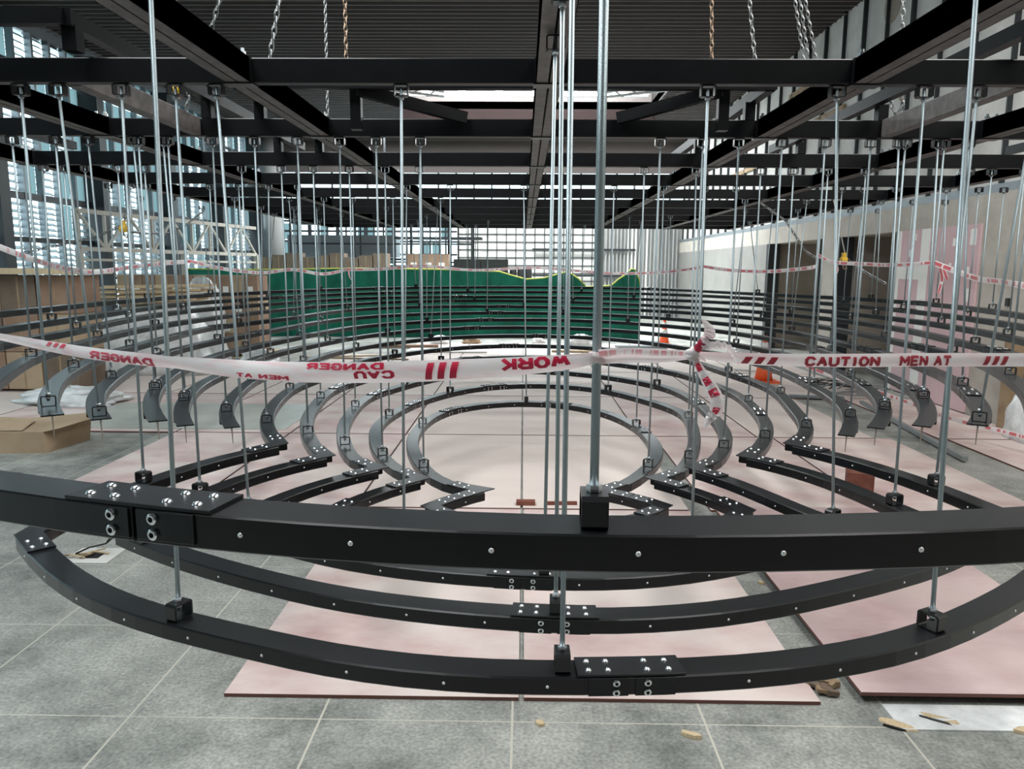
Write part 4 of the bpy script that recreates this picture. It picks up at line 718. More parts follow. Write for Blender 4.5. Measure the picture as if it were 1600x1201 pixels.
ft = thing('curved_steel_tier', 'big black curved beam crossing the whole foreground, nearest of all the beams', 'steel beam', (FP[16][0], FP[16][1], zf-HB), 'curved steel tiers of the hanging structure')
# two lengths butted at the splice
S0 = [s for n, s in SPLICES if n == 'front'][0]
pc, dc = at_s(FP, S0)
i0 = int(S0)
world('left_length', sweep([tuple(p) for p in FP[:i0+1]]+[((pc-dc*.003).x, (pc-dc*.003).y)], zf, WB, HB+.006, ch=.0025), 'steel', ft)
world('right_length', sweep([((pc+dc*.003).x, (pc+dc*.003).y)]+[tuple(p) for p in FP[i0+1:]], zf, WB, HB+.006, ch=.0025), 'steel', ft)
for n, s in SPLICES:
    k = 14 if n == 'front' else int(n[1]) if n[0] == 'l' else int(n)
    near = n == 'front' or n[0] == 'l'
    root = ft if n == 'front' else roots[k]
    splice(root, PATHS[n], s, ztop(k), near, 1)
t = length(FP); d0 = 0
p0s = sum(math.dist(FP[i], FP[i+1]) for i in range(i0))+(S0-i0)*math.dist(FP[i0], FP[i0+1])
for dd in (-.27,-.45,.095+.075,.33,.52,.71,.90,1.09,1.28):
    p, d = walk(FP, S0, dd); nn = Vector((d.y,-d.x,0)); q = p+nn*(WB/2-.0005)
    o = put('screw', SCREW, ft, (q.x, q.y, zf-HB*.55)); o.rotation_euler = nn.to_track_quat('Z','Y').to_euler()

# ---------------------------------------------------------------- overhead grid
ZG = EYE+.73; GH = .095
GY = [.7+1.25*i for i in range(12)]
GX = [-3.65,-2.4,-1.155,.095,1.355,2.6,3.85]
for i, y in enumerate(GY):
    x0, x1 = (-3.65, 3.85)
    if i == 0: x0, x1 = -2.4, 2.6
    t = thing('grid_beam', 'black crosswise steel grid beam overhead, %s row from the camera' % ORD[i+1], 'steel beam', (.1, y, ZG), 'crosswise beams of the overhead grid')
    xs = [x for x in GX if x0 <= x <= x1]
    for a, c in zip(xs, xs[1:]):
        b = MB(); e = .058
        P = [(a+e, y), (c-e, y)]
        world('beam_length', sweep(P, ZG+GH, .055, GH, ch=.004), 'grid', t)
for i, x in enumerate(GX):
    lab = ['leftmost lengthwise steel channel of the overhead grid','second lengthwise steel channel from the left of the overhead grid','third lengthwise steel channel from the left, crossing the upper left corner','central lengthwise steel channel of the overhead grid','third lengthwise steel channel from the right, crossing the upper right corner','second lengthwise steel channel from the right of the overhead grid','rightmost lengthwise steel channel of the overhead grid'][i]
    t = thing('grid_channel', lab, 'steel beam', (x, 3, ZG), 'lengthwise channels of the overhead grid')
    y0 = .7 if abs(x-.1) < 2.6 else 3.2 if abs(x-.1) < 3 else 1.95
    if i in (0, 6): y0 = 1.95
    for s in (-1, 1):      # two channels back to back with a gap
        world('channel', MB().box(x+s*.004 if s > 0 else x-.052, x+.052 if s > 0 else x-.004, y0-.05, 14.55, ZG, ZG+GH).box(x+s*.052-.003 if s > 0 else x-.052, x+.052 if s > 0 else x-.049, y0-.05, 14.55, ZG-.0, ZG+GH), 'gridl', t)
    for y in GY:
        if y < y0-.1: continue
        b = MB(); b.box(x-.062, x+.062, y-.035, y+.035, ZG-.006, ZG-.0005); b.box(x+.0525, x+.058, y-.045, y+.045, ZG, ZG+GH); b.box(x-.058, x-.0525, y-.045, y+.045, ZG, ZG+GH)
        world('joint_cleat', b, 'bracket', t)
        b = MB()
        for s in (-1, 1): b.tube([(x+s*.025, y-.03, ZG+GH), (x+s*.025, y-.03, ZG+GH+.035)], .008, 6); b.tube([(x+s*.025, y-.03, ZG+GH+.01), (x+s*.025, y-.03, ZG+GH+.022)], .015, 6)
        world('clamp_bolt', b, 'bolt', t)
# raised perimeter frames standing on the grid
def raised(label, chords, posts):
    p0 = chords[0][0]
    t = thing('raised_frame', label, 'steel frame', (p0[0], p0[1], ZG+GH), 'raised frames standing on the grid')
    for a, c in chords: world('chord', MB().bar(a, c, .05, .06), 'grid', t)
    for x, y, z0, z1 in posts: world('post', MB().box(x-.028, x+.028, y-.028, y+.028, z0, z1), 'grid', t)
zc = EYE+.94; zg = ZG+GH
raised('raised black frame above the grid at the upper left', [((-3.6,3.05,zc),(-1.77,3.05,zc)), ((-1.77,3.05,zc),(-1.77,6.2,zc)), ((-3.6,3.05,zc),(-3.6,6.2,zc))],
    [(-1.77,3.1,zg,zc-.02),(-1.80,4.45,zg,zc-.02),(-1.8,5.7,zg,zc-.02),(-3.6,3.12,zg,zc-.02)])
raised('raised black frame above the grid at the upper right', [((1.95,3.05,zc-.01),(3.8,3.05,zc-.01)), ((1.95,3.05,zc-.01),(1.95,6.2,zc-.01)), ((3.8,3.05,zc-.01),(3.8,6.2,zc-.01))],
    [(1.95,3.1,zg,zc-.03),(2.0,4.45,zg,zc-.03),(2.0,5.7,zg,zc-.03),(3.8,3.12,zg,zc-.03)])
raised('long low black frame with two slanting braces behind the first crosswise beam', [((-1.5,4.12,zc+.005),(1.3,4.12,zc+.005)), ((-.88,4.15,zc-.02),(-.33,4.40,zg)), ((1.03,4.15,zc-.02),(.52,4.40,zg)), ((-1.5,4.12,zc),(-1.5,6.9,zc)), ((1.27,4.12,zc),(1.27,6.9,zc))],
    [(-.90,4.2,zg-.1,zc),(1.05,4.2,zg-.1,zc),(-1.5,4.45,zg,zc-.02),(1.26,4.45,zg,zc-.02),(-1.5,5.7,zg,zc-.02),(1.26,5.7,zg,zc-.02)])
for sx, nm in ((-1.86,'left'),(2.02,'right')):
    single('short_grid_beam', sweep([(sx,3.24),(sx,4.41)], ZG+GH, .06, GH), 'gridl', 'short lengthwise black beam between the first two crosswise beams, %s side' % nm, 'steel beam')

# ---------------------------------------------------------------- hanger rods
def hanger(n, idx, total, s, x, y, ang, kb):
    k = 14 if n == 'front' else int(n) if n.isdigit() else int(n[1])
    z = ztop(k)
    yt = y if (abs(x-.1) < .06 and y < 3) else GY[kb]; xt = x
    if abs(xt-.095) < .06 and y < 3: xt = .095
    if yt == GY[kb] and not (abs(x-.1) < .06 and y < 3):      # keep the clamp off the joints
        for gx in GX:
            if abs(xt-gx) < .095: xt = gx+(.1 if xt >= gx else -.1)
    if n == 'front': lab = 'thickest looking threaded rod, standing on the big foreground beam'
    elif n[0] == 'l': lab = 'galvanised threaded rod to the front curve of the %s ring, %s' % (ORD[k], ['left','middle','right'][idx] if total == 3 else ['left','right'][idx] if total == 2 else 'at its middle')
    elif n[0] == 'w': lab = 'galvanised threaded rod to the %s straight wing of the %s ring' % ('left' if n[2] == 'L' else 'right', ORD[k])
    else: lab = 'galvanised threaded rod on the %s tier from inside, %s from the left' % (ORD[k], ORD[idx+1])
    t = thing('hanger_rod', lab, 'threaded rod', (x, y, z), 'threaded rods hanging from the overhead grid')
    a = Vector((x, y, z+.022)); c = Vector((xt, yt, ZG-.012)); d = c-a
    b = MB(); b.tube([(0,0,0),(0,0,d.length)], .0062, 12 if y < 4 else 8)
    rod = put('rod', b.mesh('rod', 'rod', True), t, a); rod.rotation_euler = d.to_track_quat('Z','Y').to_euler()
    zo = .0065 if n == 'front' else 0
    br = put('lower_bracket', STRAP, t, (x, y, z+.0005)); br.rotation_euler = (0,0,ang)
    nu = put('nut', NUT, br, (x, y, z+.0465)); 
    if y < 7: put('nut', NUT, br, (x, y, z+.031))
    tb = put('upper_bracket', STRAP, t, (xt, yt, ZG-.0475-(.006 if abs(x-.095) < .06 and y < 3 else 0))); tb.rotation_euler = (0,0,math.pi/2)
    nu = put('nut', NUT, tb, (xt, yt, ZG-.0575-(.006 if abs(x-.095) < .06 and y < 3 else 0)))
from collections import defaultdict
grp = defaultdict(list)
for r in RODS: grp[r[0]].append(r)
for n, L in grp.items():
    L.sort(key=lambda r: r[1])
    for i, (nn, s, x, y, ang, kb) in enumerate(L): hanger(n, i, len(L), s, x, y, ang, kb)
# ---------------------------------------------------------------- barrier tapes
def ribbon(pts, widths, twist=None, across=4, bow=.12, sub=6, flute=0):
    """soft strip; returns MB with uv and a mapping function (distance, height 0..1, lift) -> point"""
    P = [Vector(p) for p in pts]; n = len(P)
    def cr(a, b, c, d, t): return .5*((2*b)+(c-a)*t+(2*a-5*b+4*c-d)*t*t+(3*b-a-3*c+d)*t**3)
    Q = []; Wd = []; Tw = []; tw = twist or [0]*n
    for i in range(n-1):
        for j in range(sub):
            t = j/sub; Q.append(cr(P[max(i-1,0)], P[i], P[i+1], P[min(i+2,n-1)], t)); Wd.append(widths[i]*(1-t)+widths[i+1]*t); Tw.append(tw[i]*(1-t)+tw[i+1]*t)
    Q.append(P[-1]); Wd.append(widths[-1]); Tw.append(tw[-1])
    fr = []; cum = [0]
    for i in range(len(Q)):
        d = (Q[min(i+1,len(Q)-1)]-Q[max(i-1,0)]).normalized()
        up = Vector((0,0,1)) if abs(d.z) < .8 else Vector((1,0,0))
        sd = (up-d*up.dot(d)).normalized(); nr = d.cross(sd).normalized(); a = Tw[i]
        u = sd*math.cos(a)+nr*math.sin(a); fr.append((u, d.cross(u)))
        if i: cum.append(cum[-1]+(Q[i]-Q[i-1]).length)
    b = MB(); b.uv = []
    def pt(i, v):
        u, nr = fr[i]; w = Wd[i]; k = (v-.5)
        return Q[i]+u*k*w+nr*w*bow*(1-4*k*k)+nr*w*flute*math.sin(i*1.7+v*9)
    for i in range(len(Q)):
        for j in range(across+1): b.v.append(tuple(pt(i, j/across))); b.uv.append((cum[i], j/across))
    for i in range(len(Q)-1):
        for j in range(across):
            a = i*(across+1)+j; b.f.append((a, a+1, a+across+2, a+across+1)); b.m.append(0)
    def mp(dist, v, lift):
        dist = max(0, min(cum[-1]-1e-6, dist)); i = 0
        while cum[i+1] < dist: i += 1
        t = (dist-cum[i])/(cum[i+1]-cum[i]); p = pt(i, v).lerp(pt(i+1, v), t); nr = fr[i][1]
        toward = 1 if nr.dot(Vector((0,0,EYE))-p) > 0 else -1
        return p+nr*toward*lift
    return b, mp, cum
def uvmesh(b, name, mat):
    uvs = b.uv; me = b.mesh(name, mat, True); l = me.uv_layers.new(name='UVMap')
    for lp in me.loops: l.data[lp.index].uv = uvs[lp.vertex_index]
    return me
NEARK = 1.128
def px3(x, y, Y):          # point seen at photo position x, y standing at depth Y
    d = r2*((x-800)/FPX)-u2*((y-600.5)/FPX)+fwd
    Y = Y*NEARK
    p = d*(Y/d.y); return Vector((p.x, p.y, p.z+EYE))
STROKES = {'C':[[(1,.8),(.75,1),(.25,1),(0,.75),(0,.25),(.25,0),(.75,0),(1,.2)]], 'A':[[(0,0),(.5,1),(1,0)],[(.2,.35),(.8,.35)]],
 'U':[[(0,1),(0,.25),(.25,0),(.75,0),(1,.25),(1,1)]], 'T':[[(0,1),(1,1)],[(.5,1),(.5,0)]], 'I':[[(.5,0),(.5,1)]],
 'O':[[(.3,0),(.7,0),(1,.3),(1,.7),(.7,1),(.3,1),(0,.7),(0,.3),(.3,0)]], 'N':[[(0,0),(0,1)],[(0,1),(1,0)],[(1,0),(1,1)]],
 'M':[[(0,0),(0,1)],[(0,1),(.5,.35)],[(.5,.35),(1,1)],[(1,1),(1,0)]], 'E':[[(1,1),(0,1)],[(0,0),(1,0)],[(0,0),(0,1)],[(0,.5),(.8,.5)]],
 'W':[[(0,1),(.22,0)],[(.22,0),(.5,.7)],[(.5,.7),(.78,0)],[(.78,0),(1,1)]], 'R':[[(0,0),(0,1)],[(0,1),(.75,1),(1,.8),(1,.65),(.75,.45),(0,.45)],[(.5,.45),(1,0)]],
 'K':[[(0,0),(0,1)],[(1,1),(0,.4)],[(.35,.6),(1,0)]], 'D':[[(0,0),(0,1)],[(0,1),(.65,1),(1,.7),(1,.3),(.65,0),(0,0)]],
 'G':[[(1,.8),(.75,1),(.25,1),(0,.75),(0,.25),(.25,0),(.75,0),(1,.25),(1,.48),(.6,.48)]]}
def letters(txt):
    vs = []; fs = []; x = 0; th = .135
    for ch in txt:
        if ch == ' ': x += .55; continue
        w = .62 if ch != 'I' else .28
        if ch in 'MW': w = .78
        for line in STROKES[ch]:
            P = [Vector((x+(a if ch != 'I' else a)*w, b*.8+.1, 0)) for a, b in line]
            for a, c in zip(P, P[1:]):
                d = (c-a).normalized(); s = Vector((-d.y, d.x, 0))*th; a2, c2 = a-d*th*.5, c+d*th*.5; m = 3
                o = len(vs)
                for i in range(m+1): q = a2.lerp(c2, i/m); vs += [q-s, q, q+s]
                for i in range(m):
                    for j in range(2): k = o+i*3+j; fs.append((k, k+1, k+4, k+3))
        x += w+.32
    return vs, fs
def print_on(parent, mp, txt, d0, wd, v0, v1, mirror=False, flip=False, mat='ink', lift=.0011, shear=0):
    if txt == '///':
        vs = []; fs = []
        for i in range(3):
            for a in range(5): vs += [Vector((i*.36+a*.05, q/6, 0)) for q in range(7)]
            o = i*35; fs += [(o+7*a+q, o+7*a+7+q, o+7*a+8+q, o+7*a+1+q) for a in range(4) for q in range(6)]
    else: vs, fs = letters(txt)
    x0 = min(v.x for v in vs); x1 = max(v.x for v in vs); y0 = min(v.y for v in vs); y1 = max(v.y for v in vs)
    b = MB(); out = []
    for v in vs:
        a = (v.x-x0)/(x1-x0); c = (v.y-y0)/(y1-y0)
        if txt == '///': a = a+(c-.5)*.12
        if mirror: a = 1-a
        if flip: c = 1-c
        out.append(mp(d0+wd*a, v0+(v1-v0)*c, lift))
    b.add(out, fs); return world('print', b, mat, parent)

# front tape, left run
t = thing('barrier_tape', 'white and red barrier tape sagging across the foreground left of the front rod', 'barrier tape', px3(937, 560, .865), 'barrier tapes')
pts = [px3(-120,502,1.5), px3(0,526,1.36), px3(130,550,1.22), px3(270,566,1.1), px3(400,578,1.02), px3(540,582,.96), px3(700,578,.92), px3(860,568,.885), px3(938,558,.868)]
widths_ = [.016,.017,.019,.021,.026,.028,.026,.020,.012]
b, mp, cum = ribbon(pts, [w*NEARK for w in widths_], [0,.5,-.3,.45,-.4,.2,-.1,.1,.2], across=5, bow=.16, sub=10)
me = uvmesh(b, 'tape_film', 'tape'); o = put('tape_film', me, t); o.location = -Vector(t.location)
def dist_at(px):           # distance along the left run at a photo column
    best = min(range(len(cum)), key=lambda i: abs(800+FPX*((Vector(b.v[i*6+2])-Vector((0,0,EYE))).dot(r2))/((Vector(b.v[i*6+2])-Vector((0,0,EYE))).dot(fwd))-px)); return cum[best]
def run(parent, mp, da, txt, x0, x1, v0, v1, **k):
    a, c = da(x0), da(x1); print_on(parent, mp, txt, min(a, c), abs(c-a), v0, v1, **k)
run(t, mp, dist_at, 'DANGER', 136, 240, .06, .74, mirror=True)
run(t, mp, dist_at, '///', 76, 102, .55, .95, mat='ink')
run(t, mp, dist_at, 'MEN AT', 368, 450, .05, .28, mirror=True, mat='ink')
run(t, mp, dist_at, 'DANGER', 486, 604, .66, .97, mirror=True, flip=False, mat='ink')
run(t, mp, dist_at, 'CAU', 558, 616, .22, .62, mirror=True, flip=True, mat='ink')
run(t, mp, dist_at, '///', 663, 719, .10, .88, mat='ink')
run(t, mp, dist_at, 'WORK', 790, 896, .30, .97, mirror=True, flip=True, mat='ink')
# middle run: two folded strands to the knot
t = thing('barrier_tape', 'short doubled red and white tape between the front rod and the knot', 'barrier tape', px3(1000, 553, .87), 'barrier tapes')
b, mp, cm = ribbon([px3(936,553,.868), px3(975,549,.865), px3(1030,551,.87), px3(1080,553,.875)], [.012,.011,.011,.009], [0,.3,0,.2], bow=.2, sub=10)
me = uvmesh(b, 'upper_strand', 'tape_s'); o = put('upper_strand', me, t); o.location = -Vector(t.location)
b, mp, cm = ribbon([px3(936,563,.87), px3(985,561,.872), px3(1035,561,.875), px3(1080,557,.88)], [.010,.010,.009,.006], [0,.1,0,.1], bow=.2, sub=8)
me = uvmesh(b, 'lower_strand', 'tape'); o = put('lower_strand', me, t); o.location = -Vector(t.location)
b = MB(); c = px3(934, 558, .88)
b.tube([c+Vector((.0105*math.cos(a), .0105*math.sin(a), .003*math.sin(a*2))) for a in [i*math.pi/6 for i in range(13)]], .006, 8)
world('wrap', b, 'tape', t, True)
# right run
t = thing('barrier_tape', 'taut barrier tape reading CAUTION MEN AT from the knot to the right edge', 'barrier tape', px3(1300, 562, .93), 'barrier tapes')
pts = [px3(1084,553,.875), px3(1160,560,.89), px3(1300,563,.92), px3(1450,562,.96), px3(1620,562,1.0), px3(1760,562,1.04)]
b, mp, cum3 = ribbon(pts, [.0068,.0152,.0186,.0194,.0203,.0203], [0,.1,0,-.05,.05,0], across=5, bow=.14, sub=10)
me = uvmesh(b, 'tape_film', 'tape'); o = put('tape_film', me, t); o.location = -Vector(t.location)
bb = b
def da3(px):
    best = min(range(len(cum3)), key=lambda i: abs(800+FPX*((Vector(bb.v[i*6+2])-Vector((0,0,EYE))).dot(r2))/((Vector(bb.v[i*6+2])-Vector((0,0,EYE))).dot(fwd))-px)); return cum3[best]
run(t, mp, da3, '///', 1162, 1216, .1, .72, mat='ink2')
run(t, mp, da3, 'CAUTION', 1256, 1374, .04, .82, mat='ink2')
run(t, mp, da3, 'MEN AT', 1407, 1489, .04, .84, mat='ink2')
run(t, mp, da3, '///', 1537, 1572, .12, .78, mat='ink2')
# knot with torn tails
t = thing('tape_knot', 'knotted barrier tape with torn fluttering ends in the middle right foreground', 'tape knot', px3(1082, 553, .87), 'barrier tapes')
c = px3(1082, 553, .868); b = MB()
for i in range(3):
    ax = Vector((math.cos(i*1.1), .3*math.sin(i*2), math.sin(i*1.1))).normalized(); e1 = ax.orthogonal().normalized(); e2 = ax.cross(e1)
    b.tube([c+(e1*math.cos(a)+e2*math.sin(a))*.0062 for a in [k*math.pi/6 for k in range(13)]], .0042, 6)
world('knot', b, 'tape_s', t, True)
def tail(name, pp, ws, tw, mat='tape_s', flute=.1):
    b, mp, cm = ribbon([px3(*p) for p in pp], ws, tw, across=6, bow=.25, sub=8, flute=flute)
    me = uvmesh(b, name, mat); o = put(name, me, t); o.location = -Vector(t.location)
    return mp, cm
tail('torn_end', [(1084,552,.865),(1092,543,.862),(1100,534,.86)], [.006,.012,.013], [0,.5,.3], 'ink')
tail('torn_end', [(1099,536,.86),(1108,525,.857),(1107,512,.856),(1097,499,.855)], [.012,.017,.012,.002], [.3,.2,.1,.1], 'tape')
tail('torn_end', [(1096,542,.86),(1120,539,.855),(1138,543,.853),(1148,556,.853),(1154,569,.853)], [.008,.012,.012,.008,.004], [0,.4,.9,.8,1.1], 'tape', .16)
mpd, cmd = tail('torn_end', [(1084,556,.866),(1095,578,.862),(1108,600,.858),(1119,622,.856),(1119,640,.856),(1108,655,.856),(1101,668,.856)], [.006,.011,.016,.018,.017,.011,.002], [.1,.2,.15,0,.1,.4,.2], 'tape', .1)
b = MB()
for a0, v0, v1 in ((.10,.1,.7),(.30,.15,.75),(.46,.12,.8),(.70,.2,.7)):
    L = cmd[-1]; o = len(b.v)
    for i in range(5):
        for j in range(3): b.v.append(tuple(mpd(L*(a0+.10*i/4), v0+(v1-v0)*j/2, .0012)))
    for i in range(4):
        for j in range(2): q = o+i*3+j; b.f.append((q, q+1, q+4, q+3)); b.m.append(0)
world('print', b, 'ink', t)
tail('torn_end', [(1088,555,.864),(1097,560,.862),(1103,564,.86)], [.005,.006,.002], [.5,.5,.5], 'tape')
NEARK = 1
# far tapes tied round the outer rods
def far_tape(label, pp, w=.045, mat='tape_f', dang=()):
    P = [px3(*p) for p in pp]; t = thing('barrier_tape', label, 'barrier tape', P[len(P)//2], 'barrier tapes')
    b, mp, cm = ribbon(P, [w]*len(P), [((i*37) % 7-3)*.12 for i in range(len(P))], across=2, bow=.08, sub=4)
    me = uvmesh(b, 'tape_film', mat); o = put('tape_film', me, t); o.location = -Vector(t.location)
    for dp in dang:
        b, mp, cm = ribbon([px3(*p) for p in dp], [.03]*len(dp), [i*.6 for i in range(len(dp))], across=2, bow=.1, sub=4)
        me = uvmesh(b, 'loose_end', mat); o = put('loose_end', me, t); o.location = -Vector(t.location)
far_tape('barrier tape sloping in from the left edge behind the rods', [(-60,360,4.6),(0,386,4.9),(60,408,5.5),(110,421,6.2),(150,425,6.8),(200,418,7.4),(250,412,7.9),(298,408,8.3)])
far_tape('white tape hanging in two loops along the green net at left centre', [(298,408,8.3),(350,420,9.0),(410,426,9.6),(458,421,10.2),(505,428,10.6),(545,420,11)], dang=[[(545,421,11),(546,432,11),(551,440,11),(547,448,11)]])
far_tape('barrier tape running level past the middle of the green net', [(545,421,11),(600,420,11.6),(660,415,12.3),(740,422,12.6),(830,418,12.9),(890,422,12.7),(960,427,12.4),(1040,425,12),(1098,417,11.2)])
far_tape('barrier tape with red print along the right side rods', [(1098,416,11.2),(1140,422,10.6),(1200,424,9.9),(1250,420,9.3),(1272,417,8.9),(1278,412,8.8)])
far_tape('barrier tape across the dark recess and the pink board', [(1276,397,8.9),(1300,409,8.5),(1345,412,8.0),(1400,414,7.5),(1458,410,7.0)], .04, dang=[[(1304,410,8.5),(1308,420,8.5),(1306,428,8.5)],[(1468,416,6.9),(1472,436,6.9),(1466,458,6.9)],[(1474,420,6.9),(1480,436,6.9)]])
far_tape('twisted barrier tape in front of the beige wall at the right edge', [(1458,410,7.0),(1500,426,6.6),(1530,436,6.3),(1565,440,6.0),(1600,446,5.7),(1660,452,5.4)], .05)
far_tape('barrier tape lying along the base of the right wall', [(1260,572,9.6),(1330,598,9.0),(1410,625,8.5),(1480,652,8.0),(1560,672,7.4),(1620,688,7.0)], .05)

# ---------------------------------------------------------------- chains and hoists
def chain(label, pts, mat='chain', link=.045, r=.0042, cat='chain', maxn=200):
    P = [Vector(p) for p in pts]; t = thing('chain', label, cat, P[-1], 'chains'); b = MB()
    cum = [0]
    for i in range(len(P)-1): cum.append(cum[-1]+(P[i+1]-P[i]).length)
    n = min(maxn, int(cum[-1]/link))
    for k in range(n):
        d = (k+.5)*cum[-1]/n; i = max(j for j in range(len(P)-1) if cum[j] <= d); f = (d-cum[i])/(cum[i+1]-cum[i])
        c = P[i].lerp(P[i+1], f); u = (P[i+1]-P[i]).normalized(); s = u.orthogonal().normalized(); s2 = u.cross(s)
        w = s if k % 2 else s2; hl = cum[-1]/n*.72; hw = link*.30
        pts_ = [c+u*hl*math.cos(a)+w*hw*math.sin(a) for a in [j*math.pi/4 for j in range(9)]]
        b.tube(pts_, r, 4, cap=False)
    o = world('links', b, mat, t); o['kind'] = 'stuff'; return t
def hang(label, x0, x1, y1, Y, mat='chain', **k):
    a = px3(x1, y1, Y); c = px3(x0, 0, Y); d = (c-a); top = a+d*((ZC-.05-a.z)/d.z); return chain(label, [top, a], mat, **k)
hang('steel chain hanging left of the upper left channel, leaning right', 343, 326, 60, 3.3, r=.0032, link=.03)
hang('steel chain hanging second from the left at the top', 436, 421, 93, 4.5)
hang('bronze coloured chain hanging third from the left at the top', 539, 541, 93, 5.7, 'rustchain')
hang('bronze coloured chain hanging right of centre', 1112, 1112, 97, 5.7, 'rustchain')
hang('steel chain hanging just right of the bronze one', 1171, 1180, 97, 5.7)
hang('left one of the three close chains before the concrete wall', 1242, 1256, 97, 6.9)
hang('middle one of the three close chains before the concrete wall', 1250, 1263, 95, 6.95)
hang('right one of the three close chains before the concrete wall', 1258, 1275, 93, 7.0)
hang('short chain hanging in front of the concrete wall at the upper right', 1412, 1409, 60, 5.5)
hang('far chain seen through the grid left of centre', 508, 512, 180, 8.0)
def hoist(label, x, y, Y, drop=True):
    c = px3(x, y, Y); t = thing('hook_block', label, 'hoist hook', c, 'hoist hooks')
    s = .5*Y/5; b = MB(); b.tube([c+Vector((-.035*s,0,0)), c+Vector((.035*s,0,0))], .05*s, 12); b.box(c.x-.02*s, c.x+.02*s, c.y-.03*s, c.y+.03*s, c.z+.03*s, c.z+.1*s)
    world('block', b, 'yellow', t)
    b = MB(); b.tube([c+Vector((.0,0,-.04*s)), c+Vector((0,0,-.09*s)), c+Vector((.035*s,0,-.12*s)), c+Vector((.05*s,0,-.09*s))], .010*s, 6); world('hook', b, 'rustchain', t)
hoist('yellow chain hook under the first crosswise beam at the left', 277, 140, 4.2)
hoist('yellow chain hook hanging on the slanting chain at the far left', 193, 357, 8.5)
hoist('yellow chain hook below the first crosswise beam at the right', 1407, 143, 4.6)
hoist('small yellow hook on the tape in front of the dark recess', 1318, 407, 8.6)
chain('pair of short chains looped below the yellow hook at upper right', [px3(1390,140,4.6), px3(1393,165,4.6), px3(1401,180,4.6), px3(1410,165,4.6), px3(1411,150,4.6)], r=.005, link=.03)
chain('chain hanging from the yellow hook at the upper left', [px3(292,130,4.2), px3(296,150,4.2), px3(291,172,4.2)], r=.005, link=.03)
chain('chain rising diagonally from the left to the yellow hook', [px3(38,395,7.5), px3(100,381,7.8), px3(150,370,8.2), px3(190,352,8.5), px3(197,330,8.6)], r=.005)
chain('slack chain from the yellow hook towards the cream truss', [px3(200,362,8.5), px3(230,365,9.5), px3(262,364,10.5), px3(290,352,11.5), px3(320,328,12.5)], r=.005)
chain('chain slanting down to the right before the dark recess', [px3(1165,300,9), px3(1228,345,9), px3(1258,392,9), px3(1278,405,8.9)], r=.005)
chain('slack rope-like chain dropping right of the small yellow hook', [px3(1326,405,8.6), px3(1340,418,8.5), px3(1362,431,8.4), px3(1384,443,8.3)], r=.006)
for i, (x0, x1, y1, Y) in enumerate(((1300,1322,404,8.6),)):
    b = MB(); b.tube([px3(x0, 300, Y), px3(x1, y1, Y)], .006, 5); single('cord', b, 'cream_truss', 'thin cord running up from the small yellow hook', 'cord')

# ---------------------------------------------------------------- far hall contents
# green debris net
def net(label, prof, Y, lo=0.0, wav=.06):
    t = thing('debris_net', label, 'net', (px3(prof[0][0], prof[0][1], Y).x, Y, 0), 'green debris nets')
    b = MB(); cols = []; K = 8
    for (x0, y0), (x1, y1) in zip(prof, prof[1:]):
        m = max(1, int(abs(x1-x0)/6))
        for j in range(m): cols.append((x0+(x1-x0)*j/m, y0+(y1-y0)*j/m))
    cols.append(prof[-1]); hem = []
    for i, (x, y) in enumerate(cols):
        p = px3(x, y, Y); 
        for j in range(K+1):
            f = j/K; yy = Y+wav*math.sin(i*.55)*(.4+.6*f)+wav*.5*math.sin(i*1.9+j)*f
            b.v.append((p.x, yy, lo+(p.z-lo)*(1-f)))
        hem.append((p.x, Y+wav*math.sin(i*.55)*.4, p.z))
    for i in range(len(cols)-1):
        for j in range(K): a = i*(K+1)+j; b.f.append((a, a+1, a+K+2, a+K+1)); b.m.append(0)
    world('mesh_sheet', b, 'net', t, True); world('hem', MB().tube(hem, .018, 5), 'rope', t, True)
net('green debris net stretched low across the back of the hall', [(285,419),(300,420),(400,421),(470,420),(560,419),(640,420),(700,421),(780,424),(800,430),(822,436),(850,434),(872,428),(888,424),(905,436),(915,446)], 19.0)
net('crumpled heap of green net rising to a peak right of centre', [(915,448),(955,446),(966,436),(978,428),(986,420),(992,421),(999,436),(1001,448)], 18.6, wav=.12)
random.seed(21)
def carton(x0, x1, y0, y1, z0, z1, mat, label, group, lab=False, name='cardboard_box'):
    t = thing(name, label, 'box', ((x0+x1)/2, (y0+y1)/2, z0), group); g = .006
    world('carton', MB().box(x0+g, x1-g, y0+g, y1-g, z0+.002, z1-g), mat, t)
    if lab:
        w = (x1-x0); c = (x0+x1)/2+random.uniform(-.1,.1)*w
        world('paper_label', MB().box(c-w*.22, c+w*.22, y0+g-.003, y0+g-.0005, z0+(z1-z0)*.12, z0+(z1-z0)*.42), 'label', t)
    else: world('packing_tape', MB().box((x0+x1)/2-.012, (x0+x1)/2+.012, y0+g-.002, y0+g-.0005, z0+.01, z1-.02), 'timber_d', t)
